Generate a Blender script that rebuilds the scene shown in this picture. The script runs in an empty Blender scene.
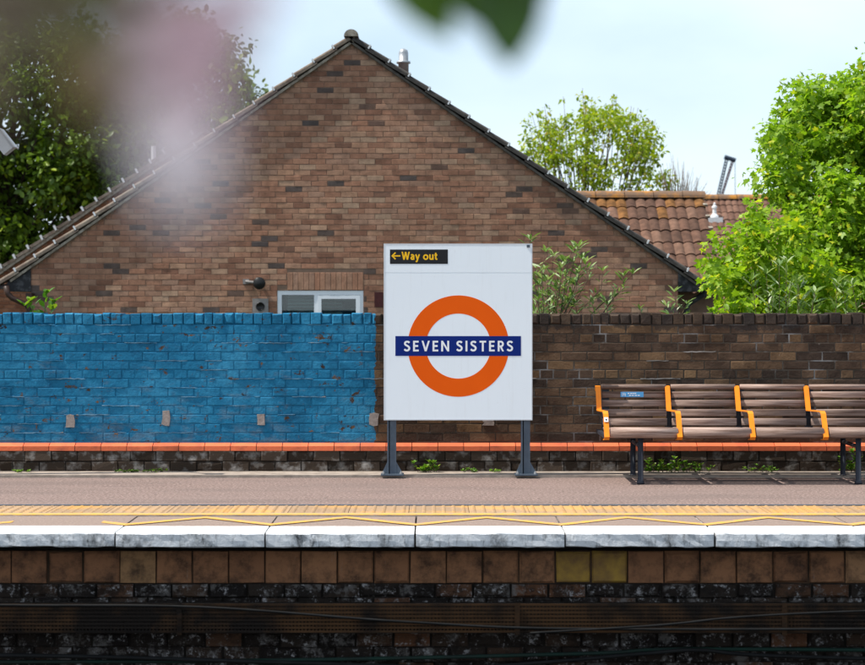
import bpy, math, random
import numpy as np
from mathutils import Vector, Matrix, Euler

random.seed(7)
RNG = np.random.default_rng(7)
SC = bpy.context.scene
COL = SC.collection

# ------------------------------------------------------------------ camera, sky, sun, exposure
F, CX, HY, EYE = 1830.0, 432.5, 308.0, 1.36        # focal length (photo px), principal column, horizon row, eye height

def PX(px, d): return (px - CX) * d / F
def PZ(py, d): return EYE - (py - HY) * d / F

cam = bpy.data.cameras.new('camera')
cam_o = bpy.data.objects.new('camera', cam)
COL.objects.link(cam_o)
cam_o.location = (0, 0, EYE)
cam_o.rotation_euler = (math.radians(90), 0, 0)
cam.sensor_width = 36.0
cam.lens = 36.0 * F / 865.0
cam.shift_y = -24.5 / 865.0
cam.clip_start = 0.05
cam.clip_end = 3000
cam.dof.use_dof = True
cam.dof.focus_distance = 14.8
cam.dof.aperture_fstop = 4.0
SC.camera = cam_o

SUN_EL, SUN_AZ = math.radians(58), math.radians(9)   # sun to the left, a little in front of the wall's plane
sun_dir = Vector((-math.cos(SUN_EL) * math.cos(SUN_AZ), -math.cos(SUN_EL) * math.sin(SUN_AZ), math.sin(SUN_EL)))
world = bpy.data.worlds.new('World')
SC.world = world
world.use_nodes = True
wt = world.node_tree
wt.nodes.clear()
w_out = wt.nodes.new('ShaderNodeOutputWorld')
w_bg = wt.nodes.new('ShaderNodeBackground')
w_sky = wt.nodes.new('ShaderNodeTexSky')
w_sky.sky_type = 'NISHITA'
w_sky.sun_disc = False
w_sky.sun_elevation = SUN_EL
w_sky.sun_rotation = math.atan2(sun_dir.x, sun_dir.y) % (2 * math.pi)
w_sky.air_density = 1.0
w_sky.dust_density = 1.2
w_sky.ozone_density = 1.5
# thin broken cloud, the same over the whole dome
w_tc = wt.nodes.new('ShaderNodeTexCoord')
w_map = wt.nodes.new('ShaderNodeMapping')
w_map.inputs['Scale'].default_value = (1.0, 1.0, 2.2)
w_map.inputs['Location'].default_value = (0.35, 0.0, 0.15)
w_no = wt.nodes.new('ShaderNodeTexNoise')
w_no.inputs['Scale'].default_value = 3.0
w_no.inputs['Detail'].default_value = 6
w_no.inputs['Roughness'].default_value = 0.46
w_rmp = wt.nodes.new('ShaderNodeValToRGB')
w_rmp.color_ramp.elements[0].position = 0.34
w_rmp.color_ramp.elements[0].color = (0.30, 0.30, 0.30, 1)
w_rmp.color_ramp.elements[1].position = 0.66
w_rmp.color_ramp.elements[1].color = (0.92, 0.92, 0.92, 1)
w_mix = wt.nodes.new('ShaderNodeMix')
w_mix.data_type = 'RGBA'
w_mix.inputs['B'].default_value = (6.5, 7.6, 8.6, 1)
wt.links.new(w_tc.outputs['Generated'], w_map.inputs['Vector'])
wt.links.new(w_map.outputs['Vector'], w_no.inputs['Vector'])
wt.links.new(w_no.outputs['Fac'], w_rmp.inputs['Fac'])
wt.links.new(w_rmp.outputs['Color'], w_mix.inputs['Factor'])
wt.links.new(w_sky.outputs['Color'], w_mix.inputs['A'])
wt.links.new(w_mix.outputs['Result'], w_bg.inputs['Color'])
w_bg.inputs['Strength'].default_value = 0.12
wt.links.new(w_bg.outputs['Background'], w_out.inputs['Surface'])

sun = bpy.data.lights.new('sun', 'SUN')
sun.energy = 4.9
sun.angle = math.radians(0.5)
sun.color = (1.0, 0.95, 0.87)
sun_o = bpy.data.objects.new('sun', sun)
sun_o.rotation_euler = sun_dir.to_track_quat('Z', 'Y').to_euler()
sun_o.location = (-20, -5, 30)
COL.objects.link(sun_o)

SC.view_settings.view_transform = 'Standard'
SC.view_settings.look = 'None'
SC.view_settings.gamma = 1.0
SC.view_settings.exposure = 0.45

# ------------------------------------------------------------------ materials
def nt_new(name):
    m = bpy.data.materials.new(name)
    m.use_nodes = True
    nt = m.node_tree
    b = nt.nodes['Principled BSDF']
    return m, nt, b

def nd(nt, typ, **kw):
    n = nt.nodes.new(typ)
    for k, v in kw.items():
        if k in n.inputs.keys(): n.inputs[k].default_value = v
        else: setattr(n, k, v)
    return n

def pos(nt): return nt.nodes.new('ShaderNodeNewGeometry').outputs['Position']

def noise(nt, scale, detail=4, rough=0.55, vec=None, stretch=None):
    n = nd(nt, 'ShaderNodeTexNoise', Scale=scale, Detail=detail, Roughness=rough)
    v = vec or pos(nt)
    if stretch:
        mp = nd(nt, 'ShaderNodeMapping', Scale=stretch)
        nt.links.new(v, mp.inputs['Vector']); v = mp.outputs['Vector']
    nt.links.new(v, n.inputs['Vector'])
    return n.outputs['Fac']

def ramp(nt, fac, stops, interp='LINEAR'):
    r = nt.nodes.new('ShaderNodeValToRGB')
    cr = r.color_ramp; cr.interpolation = interp
    while len(cr.elements) < len(stops): cr.elements.new(0.5)
    for e, (p, c) in zip(cr.elements, stops):
        e.position = p; e.color = (c[0], c[1], c[2], 1) if not isinstance(c, (int, float)) else (c, c, c, 1)
    nt.links.new(fac, r.inputs['Fac'])
    return r.outputs['Color']

def mixc(nt, fac, a, b, blend='MIX'):
    m = nt.nodes.new('ShaderNodeMix'); m.data_type = 'RGBA'; m.blend_type = blend
    for s, v in (('Factor', fac), ('A', a), ('B', b)):
        if isinstance(v, (int, float)): m.inputs[s].default_value = v
        elif isinstance(v, tuple): m.inputs[s].default_value = (*v, 1)
        else: nt.links.new(v, m.inputs[s])
    return m.outputs['Result']

def math_n(nt, op, a, b=0.0):
    m = nt.nodes.new('ShaderNodeMath'); m.operation = op
    for i, v in enumerate((a, b)):
        if isinstance(v, (int, float)): m.inputs[i].default_value = v
        else: nt.links.new(v, m.inputs[i])
    return m.outputs[0]

def bump(nt, b, h, strength=0.5, dist=0.01):
    n = nd(nt, 'ShaderNodeBump', Strength=strength, Distance=dist)
    nt.links.new(h, n.inputs['Height']); nt.links.new(n.outputs['Normal'], b.inputs['Normal'])

def attr(nt):
    a = nt.nodes.new('ShaderNodeAttribute'); a.attribute_name = 'rnd'
    return a.outputs['Fac']

def plain(name, c1, c2=None, scale=12, rough=0.7, bmp=0.0, bscale=60, metal=0.0, rnd=0.0, lo=0.35, hi=0.65, spec=0.22, stretch=None):
    """two-tone noise surface with optional per-piece brightness change"""
    m, nt, b = nt_new(name)
    c2 = c2 or tuple(x * 0.75 for x in c1)
    col = ramp(nt, noise(nt, scale, 6, 0.6, stretch=stretch), [(lo, c1), (hi, c2)])
    if rnd:
        a = attr(nt)
        k = ramp(nt, a, [(0, 1 - rnd), (1, 1 + rnd)])
        # values above one need a multiply outside the ramp
        k = math_n(nt, 'ADD', math_n(nt, 'MULTIPLY', a, 2 * rnd), 1 - rnd)
        col = mixc(nt, 1.0, col, k, 'MULTIPLY')
    nt.links.new(col, b.inputs['Base Color'])
    b.inputs['Roughness'].default_value = rough
    b.inputs['Metallic'].default_value = metal
    b.inputs['Specular IOR Level'].default_value = spec
    if bmp: bump(nt, b, noise(nt, bscale, 5, 0.6), bmp, 0.004)
    return m

def brickmat(name, stops, dark_patch=0.35, rough=0.9, bmp=0.6):
    m, nt, b = nt_new(name)
    base = ramp(nt, attr(nt), stops)
    n1 = noise(nt, 9, 5, 0.6)
    base = mixc(nt, 1.0, base, ramp(nt, n1, [(0.3, 1 - dark_patch), (0.7, 1.0)]), 'MULTIPLY')
    base = mixc(nt, 1.0, base, ramp(nt, noise(nt, 0.9, 6, 0.65, stretch=(1.4, 1, 0.6)), [(0.32, (0.80, 0.77, 0.74)), (0.60, (1.05, 1.02, 0.98))]), 'MULTIPLY')
    n2 = noise(nt, 60, 4, 0.7)
    base = mixc(nt, 1.0, base, ramp(nt, n2, [(0.3, 0.72), (0.7, 1.0)]), 'MULTIPLY')
    nt.links.new(base, b.inputs['Base Color'])
    b.inputs['Roughness'].default_value = rough
    b.inputs['Specular IOR Level'].default_value = 0.2
    bump(nt, b, noise(nt, 70, 5, 0.65), bmp, 0.006)
    return m

PAINT_X = PX(375, 15.0)

def painted(name, under, rough_under=0.9, mortar=False, sun_glint=0.0):
    """wall brick or mortar, with old blue paint on the part left of PAINT_X, flaked here and there"""
    m, nt, b = nt_new(name)
    p = pos(nt)
    sx = nt.nodes.new('ShaderNodeSeparateXYZ'); nt.links.new(p, sx.inputs[0])
    if mortar:
        col = ramp(nt, noise(nt, 2.6, 5, 0.6), under)
    else:
        col = ramp(nt, attr(nt), under)
        soot = ramp(nt, noise(nt, 3.0, 6, 0.65), [(0.34, (0.35, 0.33, 0.33)), (0.62, (1, 1, 1))])
        col = mixc(nt, 1.0, col, soot, 'MULTIPLY')
    # the top courses are black with lichen and soot, a stain with a ragged lower edge
    topm = math_n(nt, 'ADD', sx.outputs['Z'], math_n(nt, 'MULTIPLY', noise(nt, 4.5, 6, 0.7), 0.35))
    col = mixc(nt, ramp(nt, topm, [(1.22 / 2, 0.0), (1.42 / 2, 0.85)]) if False else math_n(nt, 'MULTIPLY', math_n(nt, 'GREATER_THAN', topm, 1.375), 0.6), col, (0.03, 0.026, 0.024))
    salt = ramp(nt, noise(nt, 24, 7, 0.75), [(0.66, 0.0), (0.74, 0.5)])
    col = mixc(nt, salt, col, (0.36, 0.33, 0.31))
    # blue paint
    edge = math_n(nt, 'ADD', sx.outputs['X'], math_n(nt, 'MULTIPLY', noise(nt, 14, 5, 0.7), 0.09))
    inside = math_n(nt, 'LESS_THAN', edge, PAINT_X + 0.045)
    flake = math_n(nt, 'LESS_THAN', noise(nt, 13 if not mortar else 9, 9, 0.72), 0.632 if not mortar else 0.63)
    flake2 = math_n(nt, 'LESS_THAN', noise(nt, 5.5, 8, 0.7, stretch=(1, 1, 2.2)), 0.625)
    mask = math_n(nt, 'MULTIPLY', math_n(nt, 'MULTIPLY', inside, flake), flake2)
    blue = ramp(nt, noise(nt, 2.2, 7, 0.68), [(0.30, (0.006, 0.088, 0.175)), (0.48, (0.012, 0.155, 0.29)), (0.66, (0.035, 0.23, 0.39))])
    blue = mixc(nt, ramp(nt, noise(nt, 26, 6, 0.7), [(0.45, 0.0), (0.7, 0.45)]), blue, (0.005, 0.06, 0.14))
    chalk = ramp(nt, noise(nt, 16, 8, 0.75, stretch=(0.7, 1, 2.0)), [(0.62, 0.0), (0.72, 0.35)])
    blue = mixc(nt, chalk, blue, (0.16, 0.36, 0.50))
    if sun_glint: blue = mixc(nt, ramp(nt, noise(nt, 6, 6, 0.7), [(0.4, 0.0), (0.6, sun_glint)]), blue, (0.34, 0.50, 0.60))  # paler blue painted in as sun glinting on the raised pointing
    low = math_n(nt, 'SUBTRACT', noise(nt, 7, 8, 0.75, stretch=(0.6, 1, 1.6)), math_n(nt, 'MULTIPLY', sx.outputs['Z'], 0.16))
    blue = mixc(nt, ramp(nt, low, [(0.44, 0.0), (0.54, 0.32)]), blue, (0.15, 0.18, 0.20))
    col = mixc(nt, mask, col, blue)
    nt.links.new(col, b.inputs['Base Color'])
    b.inputs['Roughness'].default_value = 0.7
    b.inputs['Specular IOR Level'].default_value = 0.15
    h = math_n(nt, 'ADD', noise(nt, 55, 6, 0.65), math_n(nt, 'MULTIPLY', noise(nt, 14, 4, 0.6), 1.2))
    bump(nt, b, h, 0.42, 0.012)
    return m

def leafmat(name, stops, trans=0.4, rough=0.45):
    m, nt, b = nt_new(name)
    col = ramp(nt, attr(nt), stops)
    nt.links.new(col, b.inputs['Base Color'])
    b.inputs['Roughness'].default_value = rough
    b.inputs['Specular IOR Level'].default_value = 0.35
    tr = nt.nodes.new('ShaderNodeBsdfTranslucent')
    tc = mixc(nt, 1.0, col, (1.25, 1.35, 0.6) if not name.startswith('petal') else (1.0, 0.95, 1.0), 'MULTIPLY')
    nt.links.new(tc, tr.inputs['Color'])
    mx = nt.nodes.new('ShaderNodeMixShader'); mx.inputs[0].default_value = trans
    nt.links.new(b.outputs[0], mx.inputs[1]); nt.links.new(tr.outputs[0], mx.inputs[2])
    nt.links.new(mx.outputs[0], nt.nodes['Material Output'].inputs['Surface'])
    return m

M = {}
M['house_brick'] = brickmat('house_brick', [(0.0, (0.13, 0.105, 0.10)), (0.045, (0.17, 0.12, 0.10)), (0.07, (0.30, 0.15, 0.10)), (0.22, (0.40, 0.205, 0.135)),
                                            (0.4, (0.47, 0.24, 0.155)), (0.58, (0.48, 0.27, 0.18)), (0.75, (0.46, 0.275, 0.195)), (0.88, (0.53, 0.30, 0.195)), (1.0, (0.54, 0.36, 0.25))], 0.42)
M['house_mortar'] = plain('house_mortar', (0.26, 0.165, 0.115), (0.19, 0.125, 0.09), 8, 0.95)
M['far_brick'] = brickmat('far_brick', [(0.0, (0.22, 0.09, 0.05)), (0.5, (0.33, 0.14, 0.075)), (1.0, (0.38, 0.18, 0.10))])
M['wall_brick'] = painted('wall_brick', [(0.0, (0.05, 0.033, 0.024)), (0.35, (0.095, 0.058, 0.037)), (0.7, (0.135, 0.08, 0.047)), (1.0, (0.185, 0.11, 0.056))])
M['wall_mortar'] = painted('wall_mortar', [(0.38, (0.055, 0.042, 0.031)), (0.56, (0.10, 0.08, 0.062)), (0.68, (0.34, 0.33, 0.32))], mortar=True)
M['pointing'] = painted('pointing', [(0.34, (0.12, 0.11, 0.10)), (0.5, (0.24, 0.23, 0.22)), (0.64, (0.40, 0.39, 0.385))], mortar=True, sun_glint=0.4)
M['plinth_brick'] = plain('plinth_brick', (0.045, 0.033, 0.025), (0.21, 0.195, 0.18), 10, 0.95, 0.9, 50, rnd=0.45, lo=0.50, hi=0.70, spec=0.05)
M['orange_paint'] = plain('orange_paint', (0.66, 0.145, 0.06), (0.40, 0.095, 0.05), 7, 0.65, 0.5, 40, rnd=0.14, lo=0.5, hi=0.72)
M['mortar_patch'] = plain('mortar_patch', (0.34, 0.29, 0.26), (0.24, 0.20, 0.18), 30, 0.95, 0.6, 60)
M['tarmac'] = None
M['concrete'] = plain('concrete', (0.36, 0.30, 0.25), (0.22, 0.18, 0.15), 9, 0.95, 0.5, 70)
M['soil'] = plain('soil', (0.06, 0.07, 0.03), (0.035, 0.03, 0.02), 2, 1.0, 0.5, 20)
M['ballast'] = plain('ballast', (0.045, 0.04, 0.036), (0.02, 0.018, 0.016), 18, 1.0, 1.0, 25)
M['block'] = None
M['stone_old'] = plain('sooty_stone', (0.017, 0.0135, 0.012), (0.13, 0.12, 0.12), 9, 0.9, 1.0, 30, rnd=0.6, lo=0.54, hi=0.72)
M['ochre'] = plain('ochre_block', (0.30, 0.175, 0.03), (0.15, 0.08, 0.03), 9, 0.75, 0.5, 30)
M['joint'] = plain('stained_joint', (0.06, 0.036, 0.022), (0.022, 0.015, 0.011), 8, 0.95, spec=0.05)
M['soot'] = plain('soot', (0.014, 0.011, 0.009), (0.026, 0.021, 0.018), 10, 0.95, 0.6, 40, spec=0.05)  # soot; on the platform wall its dark colour also holds the pit's shade
M['tray'] = plain('rusted_tray', (0.045, 0.024, 0.012), (0.010, 0.008, 0.007), 3, 0.8, 0.3, 60, spec=0.05, lo=0.4, hi=0.6)
M['cable'] = plain('cable_black', (0.008, 0.008, 0.008), (0.014, 0.014, 0.014), 6, 0.6, spec=0.08)
M['cable_green'] = plain('cable_green', (0.010, 0.03, 0.022), (0.014, 0.02, 0.017), 6, 0.6, spec=0.1)
M['white_enamel'] = None
M['enamel_edge'] = plain('sign_edge', (0.62, 0.65, 0.68), (0.55, 0.58, 0.61), 8, 0.45)
M['roundel'] = plain('roundel_orange', (0.76, 0.105, 0.004), (0.73, 0.098, 0.004), 3, 0.4, spec=0.08)
M['name_blue'] = plain('name_blue', (0.006, 0.022, 0.17), (0.006, 0.02, 0.155), 3, 0.4, spec=0.08)
M['letter_white'] = plain('letter_white', (0.78, 0.80, 0.82), (0.74, 0.76, 0.78), 3, 0.35)
M['way_black'] = plain('way_black', (0.012, 0.012, 0.014), (0.016, 0.016, 0.018), 3, 0.3)
M['way_yellow'] = plain('way_yellow', (0.85, 0.48, 0.01), (0.82, 0.46, 0.01), 3, 0.4)
M['post_grey'] = plain('post_grey', (0.085, 0.11, 0.14), (0.065, 0.085, 0.11), 14, 0.45, 0.15, 80)
M['leg_dark'] = plain('leg_dark', (0.035, 0.04, 0.05), (0.028, 0.03, 0.04), 14, 0.4)
M['wood'] = plain('bench_wood', (0.125, 0.072, 0.052), (0.37, 0.27, 0.225), 24, 0.7, 0.5, 90, rnd=0.3, stretch=(0.10, 1, 2.2), lo=0.36, hi=0.66)
M['bench_orange'] = plain('bench_orange', (0.85, 0.25, 0.012), (0.75, 0.2, 0.012), 10, 0.4)
M['sticker_blue'] = plain('sticker_blue', (0.09, 0.33, 0.62), (0.08, 0.3, 0.58), 5, 0.4)
M['sticker_white'] = plain('sticker_white', (0.75, 0.78, 0.8), (0.7, 0.72, 0.74), 5, 0.5)
M['lit_tile'] = plain('verge_tile', (0.24, 0.20, 0.155), (0.13, 0.09, 0.07), 8, 0.85, 0.6, 60, rnd=0.15)
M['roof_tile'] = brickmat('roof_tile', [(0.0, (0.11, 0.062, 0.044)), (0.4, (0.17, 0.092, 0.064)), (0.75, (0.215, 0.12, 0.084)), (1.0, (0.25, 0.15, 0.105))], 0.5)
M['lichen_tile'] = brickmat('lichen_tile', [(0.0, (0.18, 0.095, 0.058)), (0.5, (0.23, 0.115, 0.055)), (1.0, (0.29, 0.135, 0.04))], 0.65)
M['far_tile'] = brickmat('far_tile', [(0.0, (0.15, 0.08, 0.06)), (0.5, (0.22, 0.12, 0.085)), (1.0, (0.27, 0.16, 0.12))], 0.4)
M['shaded_tile'] = plain('shaded_verge_tile', (0.075, 0.066, 0.058), (0.045, 0.04, 0.037), 10, 0.85, 0.6, 60, rnd=0.15)
M['ridge'] = plain('lichen_ridge', (0.16, 0.10, 0.065), (0.42, 0.18, 0.03), 3.2, 0.9, 0.6, 40, lo=0.45, hi=0.62)
M['verge_mortar'] = plain('verge_mortar', (0.115, 0.10, 0.085), (0.055, 0.048, 0.042), 12, 0.95, 0.7, 60)
M['verge_pale'] = plain('verge_pale', (0.36, 0.32, 0.26), (0.16, 0.13, 0.10), 14, 0.95, 0.7, 60)
M['clip'] = plain('clip_white', (0.72, 0.72, 0.72), (0.6, 0.6, 0.6), 20, 0.4)
M['black_board'] = plain('black_board', (0.02, 0.02, 0.022), (0.09, 0.09, 0.095), 14, 0.6, 0.3, 50, lo=0.5, hi=0.75)
M['pipe_brown'] = plain('pipe_brown', (0.028, 0.015, 0.012), (0.04, 0.022, 0.016), 10, 0.45)
M['flue'] = plain('flue_metal', (0.42, 0.44, 0.45), (0.30, 0.31, 0.32), 10, 0.4, metal=0.5)
M['upvc'] = plain('upvc', (0.74, 0.77, 0.80), (0.70, 0.73, 0.76), 5, 0.35)
M['blind'] = plain('blind', (0.26, 0.34, 0.33), (0.22, 0.29, 0.28), 5, 0.7, rnd=0.15)
M['room'] = plain('room', (0.06, 0.06, 0.06), (0.05, 0.05, 0.05), 4, 0.9)
M['black_plastic'] = plain('black_plastic', (0.012, 0.012, 0.012), (0.016, 0.016, 0.016), 5, 0.35)
M['grey_vent'] = plain('grey_vent', (0.27, 0.25, 0.235), (0.21, 0.19, 0.18), 20, 0.8)
M['bark'] = plain('bark', (0.07, 0.05, 0.036), (0.035, 0.026, 0.02), 9, 0.95, 0.8, 30)
M['twig'] = plain('twig', (0.12, 0.085, 0.055), (0.07, 0.05, 0.035), 9, 0.9)
M['maple'] = leafmat('maple_leaf', [(0, (0.12, 0.23, 0.015)), (0.45, (0.23, 0.37, 0.02)), (0.85, (0.34, 0.46, 0.03)), (1.0, (0.52, 0.50, 0.035))], 0.5)
M['maple_young'] = leafmat('young_maple_leaf', [(0, (0.15, 0.28, 0.016)), (0.5, (0.26, 0.40, 0.02)), (0.85, (0.36, 0.48, 0.025)), (1.0, (0.56, 0.50, 0.025))], 0.5)
M['dark_leaf'] = leafmat('dark_leaf', [(0, (0.05, 0.09, 0.01)), (0.55, (0.11, 0.185, 0.014)), (0.88, (0.18, 0.28, 0.016)), (1.0, (0.32, 0.40, 0.03))], 0.35)
M['spring_leaf'] = leafmat('spring_leaf', [(0, (0.16, 0.24, 0.012)), (0.5, (0.28, 0.36, 0.014)), (0.9, (0.42, 0.44, 0.02)), (1.0, (0.34, 0.24, 0.05))], 0.45)
M['buddleia'] = leafmat('buddleia_leaf', [(0, (0.08, 0.15, 0.04)), (0.5, (0.17, 0.26, 0.07)), (0.85, (0.30, 0.38, 0.17)), (1.0, (0.46, 0.50, 0.34))], 0.3)
M['weed'] = leafmat('weed_leaf', [(0, (0.05, 0.14, 0.012)), (0.6, (0.12, 0.26, 0.02)), (1.0, (0.26, 0.34, 0.03))], 0.35)
M['near_leaf'] = leafmat('near_leaf', [(0, (0.045, 0.10, 0.015)), (1.0, (0.10, 0.17, 0.03))], 0.4)
M['bronze_leaf'] = leafmat('bronze_leaf', [(0, (0.15, 0.10, 0.085)), (0.6, (0.20, 0.14, 0.115)), (1.0, (0.16, 0.17, 0.06))], 0.45)
M['petal'] = leafmat('petal', [(0, (0.62, 0.42, 0.45)), (0.5, (0.70, 0.54, 0.57)), (1.0, (0.82, 0.79, 0.79))], 0.5)
M['crane_grey'] = plain('crane_grey', (0.035, 0.05, 0.075), (0.03, 0.04, 0.06), 0.5, 0.6)
M['crane_red'] = plain('crane_red', (0.13, 0.05, 0.06), (0.10, 0.04, 0.05), 0.5, 0.6)
M['cctv'] = plain('cctv_white', (0.36, 0.37, 0.38), (0.3, 0.31, 0.32), 8, 0.5)

def build_special():
    # speckled pinkish platform tarmac
    m, nt, b = nt_new('tarmac')
    c = ramp(nt, noise(nt, 48, 4, 0.75), [(0.33, (0.075, 0.055, 0.048)), (0.5, (0.185, 0.13, 0.112)), (0.66, (0.41, 0.30, 0.26))])
    c = mixc(nt, ramp(nt, noise(nt, 1.3, 6, 0.65, stretch=(0.6, 1.6, 1)), [(0.35, 0.0), (0.75, 0.55)]), c, (0.225, 0.165, 0.145))
    c = mixc(nt, ramp(nt, noise(nt, 2.2, 5, 0.6, stretch=(0.35, 2.0, 1)), [(0.62, 0.0), (0.70, 0.4)]), c, (0.11, 0.085, 0.08))
    c = mixc(nt, ramp(nt, noise(nt, 15, 2, 0.4), [(0.70, 0.0), (0.73, 0.7)]), c, (0.10, 0.085, 0.08))
    c = mixc(nt, ramp(nt, noise(nt, 0.8, 7, 0.7, stretch=(0.5, 2.4, 1)), [(0.48, 0.0), (0.60, 0.35)]), c, (0.12, 0.095, 0.085))
    nt.links.new(c, b.inputs['Base Color']); b.inputs['Roughness'].default_value = 0.95
    b.inputs['Specular IOR Level'].default_value = 0.2
    bump(nt, b, noise(nt, 120, 3, 0.7), 0.8, 0.006)
    M['tarmac'] = m
    # tactile paving, buff with worn yellow paint
    m, nt, b = nt_new('tactile')
    c = ramp(nt, noise(nt, 40, 4, 0.7), [(0.35, (0.24, 0.155, 0.09)), (0.65, (0.36, 0.24, 0.14))])
    yw = ramp(nt, noise(nt, 1.9, 7, 0.7), [(0.44, 0.08), (0.62, 0.75)])
    c = mixc(nt, yw, c, (0.56, 0.28, 0.045))
    a = math_n(nt, 'ADD', math_n(nt, 'MULTIPLY', attr(nt), 0.3), 0.85)
    c = mixc(nt, 1.0, c, a, 'MULTIPLY')
    nt.links.new(c, b.inputs['Base Color']); b.inputs['Roughness'].default_value = 0.85
    M['tactile'] = m
    # coping slab: buff concrete, white-painted nose, the upright face grimy
    m, nt, b = nt_new('coping_slab')
    p = pos(nt)
    sx = nt.nodes.new('ShaderNodeSeparateXYZ'); nt.links.new(p, sx.inputs[0])
    c = ramp(nt, noise(nt, 60, 4, 0.7), [(0.35, (0.17, 0.118, 0.092)), (0.65, (0.27, 0.195, 0.155))])
    e = math_n(nt, 'ADD', sx.outputs['Y'], math_n(nt, 'MULTIPLY', noise(nt, 9, 5, 0.7), 0.03))
    white = math_n(nt, 'LESS_THAN', e, 11.435)
    c = mixc(nt, white, c, (0.80, 0.80, 0.79))
    face = math_n(nt, 'LESS_THAN', math_n(nt, 'ADD', sx.outputs['Z'], math_n(nt, 'MULTIPLY', noise(nt, 18, 5, 0.7), 0.02)), 0.001)
    d1 = ramp(nt, noise(nt, 4.6, 9, 0.72, stretch=(1, 1, 0.7)), [(0.50, 0.0), (0.62, 1.0)])
    d2 = ramp(nt, noise(nt, 22, 8, 0.75, stretch=(1.3, 1, 0.35)), [(0.53, 0.0), (0.64, 0.9)])
    dirt = math_n(nt, 'MINIMUM', math_n(nt, 'ADD', math_n(nt, 'MULTIPLY', d1, 0.75), math_n(nt, 'MULTIPLY', d2, 0.6)), 1.0)
    grime = mixc(nt, dirt, (0.62, 0.63, 0.645), (0.05, 0.05, 0.05))
    c = mixc(nt, face, c, grime)
    nt.links.new(c, b.inputs['Base Color']); b.inputs['Roughness'].default_value = 0.8
    bump(nt, b, noise(nt, 45, 6, 0.65), 0.5, 0.008)
    M['coping'] = m
    # yellow paint, worn
    m, nt, b = nt_new('yellow_paint')
    c = ramp(nt, noise(nt, 20, 7, 0.75), [(0.36, (0.68, 0.33, 0.025)), (0.50, (0.60, 0.30, 0.05)), (0.62, (0.34, 0.23, 0.14))])
    nt.links.new(c, b.inputs['Base Color']); b.inputs['Roughness'].default_value = 0.75
    M['yellow_paint'] = m
    # salt-glazed buff blocks of the platform wall, dark at the stained joints
    m, nt, b = nt_new('block')
    c = ramp(nt, attr(nt), [(0.0, (0.19, 0.085, 0.042)), (0.6, (0.27, 0.125, 0.06)), (0.90, (0.30, 0.15, 0.078)), (0.96, (0.24, 0.135, 0.06)), (1.0, (0.26, 0.14, 0.05))])
    c = mixc(nt, ramp(nt, noise(nt, 6, 9, 0.74), [(0.44, 0.0), (0.64, 0.8)]), c, (0.022, 0.014, 0.011))
    c = mixc(nt, ramp(nt, noise(nt, 10, 8, 0.75, stretch=(3, 1, 0.4)), [(0.63, 0.0), (0.72, 0.4)]), c, (0.25, 0.22, 0.2))
    nt.links.new(c, b.inputs['Base Color']); b.inputs['Roughness'].default_value = 0.8; b.inputs['Specular IOR Level'].default_value = 0.12
    bump(nt, b, noise(nt, 30, 5, 0.6), 0.6, 0.008)
    M['block'] = m
    # white enamel
    m, nt, b = nt_new('white_enamel')
    c = ramp(nt, noise(nt, 1.5, 5, 0.6), [(0.3, (0.77, 0.83, 0.87)), (0.7, (0.75, 0.81, 0.855))])
    c = mixc(nt, ramp(nt, noise(nt, 9, 6, 0.7, stretch=(3, 1, 0.25)), [(0.54, 0.0), (0.78, 0.14)]), c, (0.46, 0.46, 0.44))
    c = mixc(nt, ramp(nt, noise(nt, 26, 6, 0.75), [(0.64, 0.0), (0.72, 0.18)]), c, (0.40, 0.38, 0.35))
    nt.links.new(c, b.inputs['Base Color']); b.inputs['Roughness'].default_value = 0.3
    M['white_enamel'] = m
    m, nt, b = nt_new('sooty_shaded_stonework')  # soot-dark stonework, with track-pit shade put into its colour too
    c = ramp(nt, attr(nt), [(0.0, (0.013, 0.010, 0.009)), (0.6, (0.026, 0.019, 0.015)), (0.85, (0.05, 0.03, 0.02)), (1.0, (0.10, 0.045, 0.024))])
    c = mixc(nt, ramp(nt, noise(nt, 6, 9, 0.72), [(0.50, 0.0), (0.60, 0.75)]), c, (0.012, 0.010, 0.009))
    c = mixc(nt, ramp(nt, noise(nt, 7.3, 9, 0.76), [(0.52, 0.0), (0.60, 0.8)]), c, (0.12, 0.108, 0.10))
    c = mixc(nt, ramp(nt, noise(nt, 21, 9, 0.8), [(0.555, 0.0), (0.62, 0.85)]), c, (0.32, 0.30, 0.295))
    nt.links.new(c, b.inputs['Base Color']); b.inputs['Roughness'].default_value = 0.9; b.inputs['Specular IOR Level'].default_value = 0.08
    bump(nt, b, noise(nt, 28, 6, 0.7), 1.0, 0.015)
    M['stone'] = m
    # window glass
    m, nt, b = nt_new('window_glass')
    tr = nt.nodes.new('ShaderNodeBsdfTransparent'); tr.inputs[0].default_value = (0.85, 0.9, 0.88, 1)
    gl = nt.nodes.new('ShaderNodeBsdfGlossy'); gl.inputs['Roughness'].default_value = 0.02
    fr = nd(nt, 'ShaderNodeFresnel', IOR=1.7)
    mx = nt.nodes.new('ShaderNodeMixShader')
    nt.links.new(fr.outputs[0], mx.inputs[0]); nt.links.new(tr.outputs[0], mx.inputs[1]); nt.links.new(gl.outputs[0], mx.inputs[2])
    nt.links.new(mx.outputs[0], nt.nodes['Material Output'].inputs['Surface'])
    M['glass'] = m
build_special()

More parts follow.
